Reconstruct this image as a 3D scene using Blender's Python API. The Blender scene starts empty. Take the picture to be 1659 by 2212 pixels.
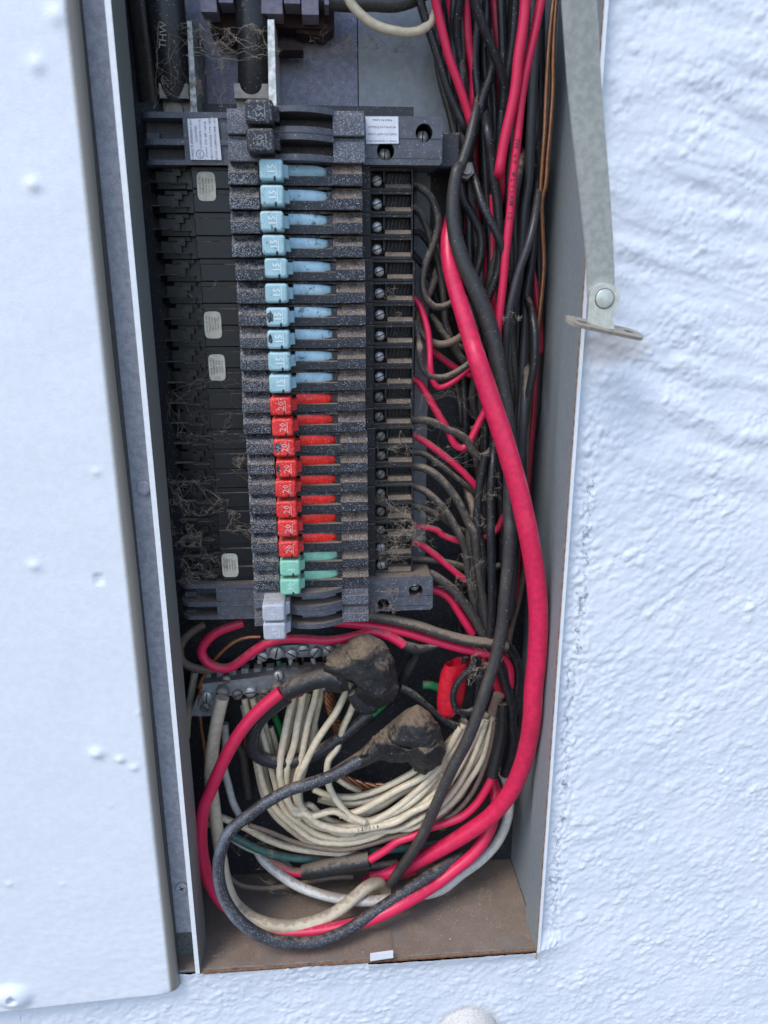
import bpy, math, random
import numpy as np
from mathutils import Vector, Matrix, noise as mnoise
random.seed(7); rng = np.random.default_rng(7)
sc = bpy.context.scene
C = sc.collection

# ------------------------------------------------------------------ camera, sky, sun, exposure
F = 1600.0                                            # focal length in 1659x2212 image pixels
CAM = np.array([-19.09, -420.69, -64.90])             # millimetres
ROT = np.array([[0.99709462, 0.07250913, 0.02333968],
                [-0.07614691, 0.95681994, 0.28053029],
                [-0.00199086, -0.28149249, 0.95956137]])   # columns: right, forward, up
cd = bpy.data.cameras.new('camera'); cam = bpy.data.objects.new('camera', cd); C.objects.link(cam)
cd.sensor_fit = 'VERTICAL'; cd.sensor_height = 36.0; cd.lens = F / 2212 * 36.0
cd.clip_start = 0.01; cd.clip_end = 50
m4 = Matrix.Identity(4)
for i in range(3):
    m4[i][0] = ROT[i, 0]; m4[i][1] = ROT[i, 2]; m4[i][2] = -ROT[i, 1]; m4[i][3] = CAM[i] * 0.001
cam.matrix_world = m4
cd.dof.use_dof = True; cd.dof.focus_distance = 0.485; cd.dof.aperture_fstop = 9.0
sc.camera = cam

SUN_EL, SUN_AZ = math.radians(55), math.radians(222)   # azimuth clockwise from +Y
world = bpy.data.worlds.new('World'); sc.world = world; world.use_nodes = True
wn = world.node_tree; bg = wn.nodes['Background']
sky = wn.nodes.new('ShaderNodeTexSky'); sky.sky_type = 'NISHITA'; sky.sun_disc = False
sky.sun_elevation = SUN_EL; sky.sun_rotation = SUN_AZ; sky.air_density = 1.0; sky.dust_density = 1.2; sky.ozone_density = 2.0
wn.links.new(sky.outputs[0], bg.inputs[0]); bg.inputs[1].default_value = 0.15
sl = bpy.data.lights.new('sun', 'SUN'); sl.energy = 0.95; sl.angle = math.radians(20); sl.color = (1.0, 0.97, 0.93)
so = bpy.data.objects.new('sun', sl); C.objects.link(so)
sd = Vector((math.sin(SUN_AZ) * math.cos(SUN_EL), math.cos(SUN_AZ) * math.cos(SUN_EL), math.sin(SUN_EL)))
so.rotation_euler = (-sd).to_track_quat('-Z', 'Y').to_euler(); so.location = sd * 3
sc.view_settings.view_transform = 'Standard'; sc.view_settings.look = 'None'
sc.view_settings.gamma = 1.0; sc.view_settings.exposure = 0.80

# ------------------------------------------------------------------ pixel of the 1659x2212 view + depth -> mm
def at(x, y, Y):
    d = ROT @ np.array([(x - 829.5) / F, 1.0, (1106 - y) / F])
    return CAM + d * ((Y - CAM[1]) / d[1])
def mmpx(p):                                          # mm per pixel at a point
    return float((np.asarray(p) - CAM) @ ROT[:, 1]) / F

# ------------------------------------------------------------------ materials
MATS = {}
def nn(nt, t, **kw):
    n = nt.nodes.new(t)
    for k, v in kw.items(): setattr(n, k, v)
    return n
def lk(nt, a, b): nt.links.new(a, b)
def math_(nt, op, a, b=None, c=None, clamp=False):
    n = nn(nt, 'ShaderNodeMath', operation=op, use_clamp=clamp)
    for i, v in enumerate((a, b, c)):
        if v is None: continue
        if isinstance(v, (int, float)): n.inputs[i].default_value = v
        else: lk(nt, v, n.inputs[i])
    return n.outputs[0]
def mixc(nt, fac, a, b):
    n = nn(nt, 'ShaderNodeMix', data_type='RGBA')
    if isinstance(fac, (int, float)): n.inputs[0].default_value = fac
    else: lk(nt, fac, n.inputs[0])
    for i, v in ((6, a), (7, b)):
        if isinstance(v, tuple): n.inputs[i].default_value = (*v, 1)
        else: lk(nt, v, n.inputs[i])
    return n.outputs[2]
def noise_(nt, vec, scale, detail=3, rough=.55):
    n = nn(nt, 'ShaderNodeTexNoise'); n.inputs['Scale'].default_value = scale
    n.inputs['Detail'].default_value = detail; n.inputs['Roughness'].default_value = rough
    lk(nt, vec, n.inputs['Vector']); return n.outputs[0]
def ss(nt, v, lo, hi):
    n = nn(nt, 'ShaderNodeMapRange', interpolation_type='SMOOTHSTEP')
    lk(nt, v, n.inputs[0]); n.inputs[1].default_value = lo; n.inputs[2].default_value = hi
    return n.outputs[0]
def grime(name, base, rough=.5, dust=.5, speck=0., metal=0., bump=.25, var=.15, dustcol=(.25, .19, .135), fine=1600, spec=.5, coarse=260, side_tint=None, side_tintcol=(.62, .64, .70), scuff=0, soft=0):
    """plain colour + brown dust lying on upward faces + paint overspray specks on faces turned outward"""
    key = name
    if key in MATS: return MATS[key]
    m = bpy.data.materials.new(name); m.use_nodes = True; nt = m.node_tree
    b = nt.nodes['Principled BSDF']
    g = nn(nt, 'ShaderNodeNewGeometry'); pos = g.outputs['Position']
    sep = nn(nt, 'ShaderNodeSeparateXYZ'); lk(nt, g.outputs['Normal'], sep.inputs[0])
    n1 = noise_(nt, pos, coarse, 4); n2 = noise_(nt, pos, fine, 2, .7); n3 = noise_(nt, pos, 45, 3)
    dark = tuple(c * (1 - var) for c in base); lite = tuple(min(1, c * (1 + var)) for c in base)
    col = mixc(nt, ss(nt, n1, .35, .65), dark, lite)
    if dust > 0:
        v = math_(nt, 'MULTIPLY_ADD', n1, 1.3, -.65)
        v = math_(nt, 'ADD', v, math_(nt, 'MULTIPLY_ADD', n2, .9, -.45))
        v = math_(nt, 'ADD', v, math_(nt, 'MULTIPLY_ADD', n3, .7, -.35))
        v = math_(nt, 'ADD', v, sep.outputs['Z'])
        mask = ss(nt, v, 1.0 - dust * 1.05, 1.35 - dust * .9 + soft)
        mask = math_(nt, 'MULTIPLY', mask, min(1, .62 + dust * .35))
        dc = mixc(nt, ss(nt, n2, .3, .75), tuple(c * .62 for c in dustcol), tuple(c * 1.35 for c in dustcol))
        col = mixc(nt, mask, col, dc)
        rg = math_(nt, 'MULTIPLY_ADD', mask, .92 - rough, rough, clamp=True)
        lk(nt, rg, b.inputs['Roughness'])
        if metal: lk(nt, math_(nt, 'MULTIPLY_ADD', mask, -metal, metal), b.inputs['Metallic'])
    else:
        b.inputs['Roughness'].default_value = rough; b.inputs['Metallic'].default_value = metal
    if speck > 0:
        vo = nn(nt, 'ShaderNodeTexVoronoi'); vo.inputs['Scale'].default_value = 1900; lk(nt, pos, vo.inputs['Vector'])
        rs = nn(nt, 'ShaderNodeSeparateColor'); lk(nt, vo.outputs['Color'], rs.inputs[0])
        thr = math_(nt, 'MULTIPLY_ADD', n3, 1.6 * speck, .1 * speck)
        a = math_(nt, 'LESS_THAN', rs.outputs[0], thr)
        rad = math_(nt, 'MULTIPLY_ADD', rs.outputs[1], .42, .18)
        c = math_(nt, 'LESS_THAN', vo.outputs['Distance'], rad)
        f = ss(nt, math_(nt, 'MULTIPLY', sep.outputs['Y'], -1.0), .2, .75)
        mm = math_(nt, 'MULTIPLY', math_(nt, 'MULTIPLY', a, c), f)
        col = mixc(nt, math_(nt, 'MULTIPLY', mm, math_(nt, 'MULTIPLY_ADD', rs.outputs[2], .55, .10)), col, (.64, .68, .76))
    if scuff > 0:
        sc_ = noise_(nt, pos, 330, 5, .75)
        col = mixc(nt, math_(nt, 'MULTIPLY', ss(nt, math_(nt, 'MULTIPLY_ADD', n3, .35, sc_), .82 - scuff * .25, .90 - scuff * .25), .8), col, (.05, .04, .035))
    if side_tint:
        dx, dy, dz, lo, hi = side_tint                          # second tint on faces turned toward one direction
        vd = nn(nt, 'ShaderNodeVectorMath', operation='DOT_PRODUCT'); lk(nt, g.outputs['Normal'], vd.inputs[0]); vd.inputs[1].default_value = (dx, dy, dz)
        v = math_(nt, 'ADD', vd.outputs['Value'], math_(nt, 'MULTIPLY_ADD', n2, .9, -.45)); v = math_(nt, 'ADD', v, math_(nt, 'MULTIPLY_ADD', n3, 1.0, -.5))
        col = mixc(nt, math_(nt, 'MULTIPLY', ss(nt, v, lo, hi), .7), col, side_tintcol)
    lk(nt, col, b.inputs['Base Color'])
    b.inputs['Specular IOR Level'].default_value = spec
    bp = nn(nt, 'ShaderNodeBump'); bp.inputs['Strength'].default_value = bump; bp.inputs['Distance'].default_value = .0006
    lk(nt, math_(nt, 'ADD', n2, n1), bp.inputs['Height']); lk(nt, bp.outputs[0], b.inputs['Normal'])
    MATS[key] = m
    return m
def plain(name, base, rough=.5, metal=0., spec=.5):
    if name in MATS: return MATS[name]
    m = bpy.data.materials.new(name); m.use_nodes = True; b = m.node_tree.nodes['Principled BSDF']
    nt = m.node_tree; g = nn(nt, 'ShaderNodeNewGeometry'); n = noise_(nt, g.outputs['Position'], 500, 3)
    lk(nt, mixc(nt, n, tuple(c * .8 for c in base), tuple(min(1, c * 1.15) for c in base)), b.inputs['Base Color'])
    b.inputs['Roughness'].default_value = rough; b.inputs['Metallic'].default_value = metal
    b.inputs['Specular IOR Level'].default_value = spec
    MATS[name] = m; return m

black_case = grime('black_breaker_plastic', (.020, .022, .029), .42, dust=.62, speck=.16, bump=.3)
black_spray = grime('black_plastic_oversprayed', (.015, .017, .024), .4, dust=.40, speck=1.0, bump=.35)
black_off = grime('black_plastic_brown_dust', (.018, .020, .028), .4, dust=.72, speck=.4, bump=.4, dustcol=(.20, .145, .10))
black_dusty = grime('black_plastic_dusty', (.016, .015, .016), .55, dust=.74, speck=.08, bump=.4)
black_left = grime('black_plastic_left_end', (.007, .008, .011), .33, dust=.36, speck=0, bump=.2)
grey_case = grime('grey_breaker_plastic', (.088, .093, .112), .45, dust=.45, speck=.08, bump=.2)
grey_spray = grime('grey_plastic_oversprayed', (.080, .085, .104), .45, dust=.55, speck=.8, bump=.3)
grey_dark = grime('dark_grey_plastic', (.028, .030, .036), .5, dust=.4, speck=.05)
blue_h = grime('blue_handle_plastic', (.35, .55, .595), .42, dust=.2, speck=.2, bump=.25, var=.08, scuff=.12)
blue_arc = grime('blue_slide_plastic', (.40, .60, .71), .3, dust=.15, speck=.1, bump=.1, var=.1, dustcol=(.1, .075, .05), scuff=.34)
red_h = grime('red_handle_plastic', (.74, .024, .018), .42, dust=.2, speck=.42, bump=.3, var=.10, scuff=.1)
red_arc = grime('red_slide_plastic', (.85, .02, .012), .35, dust=.15, speck=.15, bump=.1)
green_h = grime('green_handle_plastic', (.25, .58, .42), .42, dust=.25, speck=.3, bump=.3, var=.08)
greyh = grime('lavender_grey_handle_plastic', (.46, .47, .51), .5, dust=.12, speck=.35, bump=.3, var=.06)
blackh = grime('black_handle_plastic', (.026, .026, .030), .38, dust=.3, speck=.45, bump=.35)
sticker = grime('sticker_paper', (.72, .74, .80), .55, dust=.06, speck=0, bump=.05, var=.05)
old_sticker = grime('aged_sticker_paper', (.60, .56, .45), .6, dust=.18, speck=0, bump=.1, var=.12)
ink = plain('black_ink', (.03, .03, .035), .6)
embosswhite = plain('worn_white_paint_fill', (.88, .92, .92), .6)
steel = grime('zinc_screw_metal', (.58, .58, .56), .35, dust=.12, speck=0, metal=.5, bump=.3)
steel_dull = grime('dull_screw_metal', (.26, .245, .22), .5, dust=.5, speck=0, metal=.5, bump=.3)
alu = grime('dusty_aluminium_bar', (.36, .38, .40), .45, dust=.35, speck=.03, metal=.6, bump=.3)
slotm = plain('slot_black', (.015, .013, .012), .8)  # near-black colour drawn in for slots, notches, seams and the bolt hole
lip_grey = grime('light_grey_lip_face', (.235, .24, .215), .45, dust=.1, speck=.02, bump=.12, var=.05)
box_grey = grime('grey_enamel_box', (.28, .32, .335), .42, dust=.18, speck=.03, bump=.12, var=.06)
box_back = grime('grey_back_sheet', (.33, .35, .37), .45, dust=.12, speck=.0, bump=.15, var=.08)
steelplate = grime('brushed_violet_steel', (.20, .19, .235), .4, dust=.2, speck=.05, metal=.4, bump=.2)
floor_m = grime('dusty_box_floor', (.29, .275, .255), .7, dust=.42, speck=.0, bump=.8, dustcol=(.25, .17, .115), coarse=70, var=.3)
flange_m = grime('primer_grey_flange', (.44, .44, .49), .6, dust=0, speck=.9, bump=.2, var=.15)
lip_white = grime('white_painted_lip', (.80, .82, .84), .5, dust=.03, speck=0, bump=.3, var=.03)
rust = grime('rusty_edge', (.20, .085, .04), .8, dust=.4, bump=.6, var=.35)
galv = grime('galvanised_strip', (.60, .61, .55), .28, dust=.0, speck=.0, metal=.35, bump=.12, var=.10, coarse=300)
brass = grime('tarnished_bracket_metal', (.40, .355, .28), .42, dust=.15, metal=.35, bump=.3, var=.15)
copper = grime('bare_copper', (.42, .20, .11), .38, dust=.25, metal=.85, bump=.15, dustcol=(.2, .14, .1))
maroon = grime('maroon_insulator', (.045, .02, .018), .7, dust=.35, bump=.4)
web_m = grime('cobweb_dust', (.34, .28, .22), .95, dust=0, bump=0)
crumb_m = grime('grit', (.35, .26, .18), .95, dust=0, bump=0, var=.5)
dent_m = grime('tape_black', (.018, .018, .020), .33, dust=.52, speck=.02, bump=.45, dustcol=(.24, .19, .14))
dent_dusty = grime('tape_black_thick_dust', (.02, .02, .02), .4, dust=.80, speck=.03, bump=.9, dustcol=(.28, .20, .125), fine=2400, soft=.45)
WC = {'K': (.022, .022, .025), 'R': (.70, .020, .085), 'W': (.64, .545, .39), 'L': (.62, .60, .55), 'G': (.02, .22, .07),
      'T': (.05, .14, .12), 'B': (.17, .12, .095), 'C': None, 'r': (.36, .014, .04), 'k': (.045, .046, .052)}
CN = {'K': 'black', 'R': 'red', 'W': 'cream', 'L': 'white', 'G': 'green', 'T': 'teal', 'B': 'brown', 'r': 'dark_red', 'k': 'grey_black'}
def wiremat(c, dust):
    if c == 'C': return copper
    lv = [0, 1, 2, 3][min(3, int(dust * 4))]
    base = (.055, .048, .042) if c == 'K' and lv >= 2 else WC[c]
    return grime(CN[c] + '_wire_insulation_' + ('clean', 'light_dust', 'dusty', 'thick_dust')[lv], base, .38,
                 dust=(.10, .35, .60, .88)[lv], speck=.05 if c in 'K' else .0, bump=.10, var=.04 if c in 'Rr' else .10)

# ------------------------------------------------------------------ mesh helpers (all input in millimetres, world axes)
WL = {}
def mesh_of(name, V, F_, mats, mi=None, smooth=False):
    me = bpy.data.meshes.new(name)
    me.from_pydata([tuple(v) for v in V], [], F_)
    for m in (mats if isinstance(mats, (list, tuple)) else [mats]): me.materials.append(m)
    if mi is not None: me.polygons.foreach_set('material_index', mi)
    if smooth: me.polygons.foreach_set('use_smooth', [True] * len(me.polygons))
    me.validate(); me.update(); return me
def props(o, label=None, cat=None, group=None, kind=None):
    if label: o['label'] = label
    if cat: o['category'] = cat
    if group: o['group'] = group
    if kind: o['kind'] = kind
    return o
def thing(name, loc, label, cat, group=None):
    o = bpy.data.objects.new(name, None); C.objects.link(o); o.empty_display_size = .005
    o.location = [c * .001 for c in loc]; WL[o.name] = np.array(loc, float)
    return props(o, label, cat, group)
class B:
    """collects boxes, prisms, tubes; one build() = one mesh object"""
    def __init__(s): s.V = []; s.F = []; s.mi = []; s.sm = []
    def add(s, V, F_, mi=0, smooth=False):
        n = len(s.V); s.V += [tuple(v) for v in V]; s.F += [tuple(i + n for i in f) for f in F_]
        s.mi += [mi] * len(F_); s.sm += [smooth] * len(F_); return s
    def box(s, x0, x1, y0, y1, z0, z1, mi=0, bev=0):
        if bev <= 0:
            V = [(x, y, z) for x in (x0, x1) for y in (y0, y1) for z in (z0, z1)]
            return s.add(V, [(0, 1, 3, 2), (4, 6, 7, 5), (0, 4, 5, 1), (2, 3, 7, 6), (0, 2, 6, 4), (1, 5, 7, 3)], mi)
        # chamfer the front (low y) edges
        b = bev; r = [(x0, z0), (x1, z0), (x1, z1), (x0, z1)]
        q = [(x0 + b, z0 + b), (x1 - b, z0 + b), (x1 - b, z1 - b), (x0 + b, z1 - b)]
        V = [(x, y1, z) for x, z in r] + [(x, y0 + b, z) for x, z in r] + [(x, y0, z) for x, z in q]
        Fs = [(3, 2, 1, 0), (8, 9, 10, 11)]
        for i in range(4):
            j = (i + 1) % 4; Fs += [(i, j, j + 4, i + 4), (i + 4, j + 4, j + 8, i + 8)]
        return s.add(V, Fs, mi)
    def prism(s, poly, z0, z1, mi=0, axis='z', smooth=False):
        """poly in (x,y) extruded along z, or (x,z) along y, or (y,z) along x"""
        n = len(poly)
        def mk(p, t):
            if axis == 'z': return (p[0], p[1], t)
            if axis == 'y': return (p[0], t, p[1])
            return (t, p[0], p[1])
        V = [mk(p, z0) for p in poly] + [mk(p, z1) for p in poly]
        s.add(V, [tuple(range(n))[::-1], tuple(range(n, 2 * n))], mi)
        s.F += [(len(s.V) - 2 * n + i, len(s.V) - 2 * n + (i + 1) % n, len(s.V) - n + (i + 1) % n, len(s.V) - n + i) for i in range(n)]
        s.mi += [mi] * n; s.sm += [smooth] * n
        return s
    def dome(s, c, r, axis, h, seg=20, rings=3, mi=0, flat=.6):
        """a screw/rivet head: centre c, outward axis, height h, flat inner share"""
        c = Vector(c); a = Vector(axis).normalized(); u = a.orthogonal().normalized(); v = a.cross(u)
        prof = [(r, 0), (r, h * .55), (r * .93, h * .85), (r * flat, h)]
        V = []
        for rr, hh in prof:
            V += [c + a * hh + (u * math.cos(t) + v * math.sin(t)) * rr for t in (2 * math.pi * k / seg for k in range(seg))]
        Fs = []
        for i in range(len(prof) - 1):
            for k in range(seg):
                k2 = (k + 1) % seg; Fs.append((i * seg + k, i * seg + k2, (i + 1) * seg + k2, (i + 1) * seg + k))
        Fs.append(tuple(range((len(prof) - 1) * seg, len(prof) * seg)))
        return s.add(V, Fs, mi, True)
    def cyl(s, c0, c1, r0, r1=None, seg=16, mi=0, cap=True):
        r1 = r0 if r1 is None else r1
        c0 = Vector(c0); c1 = Vector(c1); a = (c1 - c0).normalized(); u = a.orthogonal().normalized(); v = a.cross(u)
        V = []
        for c, r in ((c0, r0), (c1, r1)):
            V += [c + (u * math.cos(t) + v * math.sin(t)) * r for t in (2 * math.pi * k / seg for k in range(seg))]
        Fs = [(k, (k + 1) % seg, seg + (k + 1) % seg, seg + k) for k in range(seg)]
        s.add(V, Fs, mi, True)
        if cap: s.add(V, [tuple(range(seg))[::-1], tuple(range(seg, 2 * seg))], mi)
        return s
    def build(s, name, mats, parent=None, **kw):
        V = np.array(s.V, float)
        if parent is not None: o0 = WL[parent.name]
        else:
            lo, hi = V.min(0), V.max(0); o0 = np.array([(lo[0] + hi[0]) / 2, (lo[1] + hi[1]) / 2, lo[2]])
        me = mesh_of(name, (V - o0) * .001, s.F, mats, s.mi)
        me.polygons.foreach_set('use_smooth', s.sm); me.update()
        o = bpy.data.objects.new(name, me); C.objects.link(o)
        WL[o.name] = o0
        if parent is not None: o.parent = parent
        else: o.location = o0 * .001
        return props(o, **kw)
def copy_tree(o, parent=None, loc=None, only=None):
    c = o.copy(); C.objects.link(c); WL[c.name] = np.array(loc if loc is not None else WL[o.name], float)
    if parent: c.parent = parent
    if loc is not None: c.location = [v * .001 for v in loc]
    for ch in o.children:
        copy_tree(ch, c)
    return c
_txt = {}
def text_pts(s, size, depth=.0, res=1):
    """glyph mesh in a local (x right, y up) plane, mm, centred"""
    k = (s, size, depth)
    if k in _txt: return _txt[k]
    cu = bpy.data.curves.new('t', 'FONT'); cu.body = s; cu.size = size; cu.extrude = depth / 2; cu.resolution_u = res
    cu.align_x = 'CENTER'; cu.align_y = 'CENTER'
    ob = bpy.data.objects.new('t', cu); C.objects.link(ob)
    me = bpy.data.meshes.new_from_object(ob)
    V = [tuple(v.co) for v in me.vertices]; Fs = [tuple(p.vertices) for p in me.polygons]
    bpy.data.objects.remove(ob); bpy.data.meshes.remove(me); bpy.data.curves.remove(cu)
    _txt[k] = (V, Fs); return _txt[k]
def put_text(b, s, size, c, ang=0, depth=.15, mi=0, right=(1, 0, 0), up=(0, 0, 1), sx=1.0):
    """write on a plane through c spanned by right/up, rotated by ang (deg, counter-clockwise)"""
    V, Fs = text_pts(s, size, depth)
    r = Vector(right).normalized(); u = Vector(up).normalized(); n = r.cross(u)
    ca, sa = math.cos(math.radians(ang)), math.sin(math.radians(ang))
    R = r * ca + u * sa; U = u * ca - r * sa; c = Vector(c)
    b.add([c + R * (v[0] * sx) + U * v[1] + n * v[2] for v in V], Fs, mi)

def smooth_path(P, step=2.6):
    P = [np.array(p, float) for p in P]
    Q = [P[0]]
    for i in range(len(P) - 1):
        p0 = P[i - 1] if i else 2 * P[0] - P[1]; p1, p2 = P[i], P[i + 1]
        p3 = P[i + 2] if i + 2 < len(P) else 2 * P[-1] - P[-2]
        # centripetal Catmull-Rom
        t = [0.0]
        for a, b_ in ((p0[:3], p1[:3]), (p1[:3], p2[:3]), (p2[:3], p3[:3])): t.append(t[-1] + max(1e-3, np.linalg.norm(b_ - a)) ** .5)
        n = max(2, int(np.linalg.norm(p2[:3] - p1[:3]) / step))
        for k in range(1, n + 1):
            T = t[1] + (t[2] - t[1]) * k / n
            A1 = (t[1] - T) / (t[1] - t[0]) * p0 + (T - t[0]) / (t[1] - t[0]) * p1
            A2 = (t[2] - T) / (t[2] - t[1]) * p1 + (T - t[1]) / (t[2] - t[1]) * p2
            A3 = (t[3] - T) / (t[3] - t[2]) * p2 + (T - t[2]) / (t[3] - t[2]) * p3
            B1 = (t[2] - T) / (t[2] - t[0]) * A1 + (T - t[0]) / (t[2] - t[0]) * A2
            B2 = (t[3] - T) / (t[3] - t[1]) * A2 + (T - t[1]) / (t[3] - t[1]) * A3
            Q.append((t[2] - T) / (t[2] - t[1]) * B1 + (T - t[1]) / (t[2] - t[1]) * B2)
    return Q
def tube(b, Q, seg=12, mi=0, cap=True, wob=0.0, seed=0.0):
    """Q: rows (x,y,z,r)"""
    n = len(Q); V = []; up = None
    for i, q in enumerate(Q):
        a = Vector(Q[min(n - 1, i + 1)][:3] - Q[max(0, i - 1)][:3]).normalized()
        if up is None: up = a.orthogonal().normalized()
        up = (up - a * up.dot(a)).normalized(); s_ = a.cross(up); c = Vector(q[:3])
        for k in range(seg):
            t = 2 * math.pi * k / seg; r = q[3]
            d = up * math.cos(t) + s_ * math.sin(t)
            if wob: r *= 1 + wob * mnoise.noise((c + d * q[3]) * .12 + Vector((seed, 0, 0)))
            V.append(c + d * r)
    Fs = [(i * seg + k, i * seg + (k + 1) % seg, (i + 1) * seg + (k + 1) % seg, (i + 1) * seg + k) for i in range(n - 1) for k in range(seg)]
    b.add(V, Fs, mi, True)
    if cap: b.add([V[k] for k in range(seg)] + V[-seg:], [tuple(range(seg))[::-1], tuple(range(seg, 2 * seg))], mi)

# ------------------------------------------------------------------ noise for relief (numpy gradient noise)
def gnoise(x, y, seed):
    r = np.random.default_rng(seed); p = r.permutation(256); ang = r.random(256) * 2 * np.pi
    gx, gy = np.cos(ang), np.sin(ang)
    xi = np.floor(x).astype(int); yi = np.floor(y).astype(int); xf = x - xi; yf = y - yi
    u = xf * xf * xf * (xf * (xf * 6 - 15) + 10); v = yf * yf * yf * (yf * (yf * 6 - 15) + 10)
    def g(ix, iy, dx, dy):
        h = p[(p[ix & 255] + iy) & 255]; return gx[h] * dx + gy[h] * dy
    a = g(xi, yi, xf, yf); b_ = g(xi + 1, yi, xf - 1, yf); c = g(xi, yi + 1, xf, yf - 1); d = g(xi + 1, yi + 1, xf - 1, yf - 1)
    return (a + u * (b_ - a)) + v * ((c + u * (d - c)) - (a + u * (b_ - a)))
def sstep(a, b_, x):
    t = np.clip((x - a) / (b_ - a), 0, 1); return t * t * (3 - 2 * t)

# ================================================================== SETTING: stucco wall
XL, XR, ZB = -120.0, 124.0, -526.0          # box opening
def stucco_mat():
    m = bpy.data.materials.new('white_painted_stucco'); m.use_nodes = True; nt = m.node_tree; b = nt.nodes['Principled BSDF']
    g = nn(nt, 'ShaderNodeNewGeometry'); pos = g.outputs['Position']
    sep = nn(nt, 'ShaderNodeSeparateXYZ'); lk(nt, pos, sep.inputs[0])
    big = noise_(nt, pos, 14, 3)
    col = mixc(nt, ss(nt, big, .3, .7), (.73, .77, .83), (.79, .82, .865))
    # grey hairline fissures beside the box edge and in a few strokes
    warp = noise_(nt, pos, 60, 5, .7)
    x = math_(nt, 'ADD', sep.outputs[0], math_(nt, 'MULTIPLY_ADD', warp, -.030, .015))
    # band centre drifts: x ~ 0.137 + slope*z
    ctr = math_(nt, 'MULTIPLY_ADD', sep.outputs[2], .012, .1415)
    d = math_(nt, 'ABSOLUTE', math_(nt, 'SUBTRACT', x, ctr))
    line = math_(nt, 'LESS_THAN', d, .0010)
    brk = ss(nt, noise_(nt, pos, 170, 4, .7), .47, .55)
    zr = math_(nt, 'MULTIPLY', math_(nt, 'LESS_THAN', sep.outputs[2], -.17), math_(nt, 'GREATER_THAN', sep.outputs[2], -.50))
    cr = math_(nt, 'MULTIPLY', math_(nt, 'MULTIPLY', line, brk), zr)
    # sand-coloured missed spots (tiny pits)
    vo = nn(nt, 'ShaderNodeTexVoronoi'); vo.inputs['Scale'].default_value = 520; lk(nt, pos, vo.inputs['Vector'])
    rs = nn(nt, 'ShaderNodeSeparateColor'); lk(nt, vo.outputs['Color'], rs.inputs[0])
    pit = math_(nt, 'MULTIPLY', math_(nt, 'LESS_THAN', rs.outputs[0], .35), math_(nt, 'LESS_THAN', vo.outputs['Distance'], .22))
    pz = ss(nt, noise_(nt, pos, 22, 3, .6), .66, .72)
    pit = math_(nt, 'MULTIPLY', pit, pz)
    pc = at(1318, 752, 4) * .001                                # soft tan ellipse tinted on the wall behind the arm's foot
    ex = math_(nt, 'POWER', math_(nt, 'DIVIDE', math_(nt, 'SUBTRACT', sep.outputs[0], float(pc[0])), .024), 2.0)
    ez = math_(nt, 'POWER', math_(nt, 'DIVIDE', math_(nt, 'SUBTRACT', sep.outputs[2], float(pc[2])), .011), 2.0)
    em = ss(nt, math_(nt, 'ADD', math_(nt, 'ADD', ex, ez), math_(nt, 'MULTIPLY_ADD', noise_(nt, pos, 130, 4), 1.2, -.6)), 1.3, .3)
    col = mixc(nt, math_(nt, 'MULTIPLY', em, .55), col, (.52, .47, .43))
    hc = at(1012, 2236, 4) * .001                                # bare sandy plaster hump
    hx = math_(nt, 'POWER', math_(nt, 'DIVIDE', math_(nt, 'SUBTRACT', sep.outputs[0], float(hc[0])), .027), 2.0)
    hz = math_(nt, 'POWER', math_(nt, 'DIVIDE', math_(nt, 'SUBTRACT', sep.outputs[2], float(hc[2])), .030), 2.0)
    hm = ss(nt, math_(nt, 'ADD', math_(nt, 'ADD', hx, hz), math_(nt, 'MULTIPLY_ADD', noise_(nt, pos, 200, 4), .8, -.4)), 1.15, .6)
    sand = mixc(nt, math_(nt, 'GREATER_THAN', noise_(nt, pos, 1500, 2, .8), .60), (.62, .595, .56), (.30, .26, .22))
    col = mixc(nt, hm, col, sand)
    col = mixc(nt, math_(nt, 'MULTIPLY', cr, .75), col, (.26, .29, .34)); col = mixc(nt, pit, col, (.34, .32, .30))
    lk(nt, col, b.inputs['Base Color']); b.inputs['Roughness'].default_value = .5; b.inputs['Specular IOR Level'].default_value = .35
    bp = nn(nt, 'ShaderNodeBump'); bp.inputs['Strength'].default_value = .4; bp.inputs['Distance'].default_value = .0004
    lk(nt, math_(nt, 'ADD', noise_(nt, pos, 420, 3), math_(nt, 'MULTIPLY', noise_(nt, pos, 1500, 2), .35)), bp.inputs['Height'])
    lk(nt, bp.outputs[0], b.inputs['Normal'])
    return m
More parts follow.
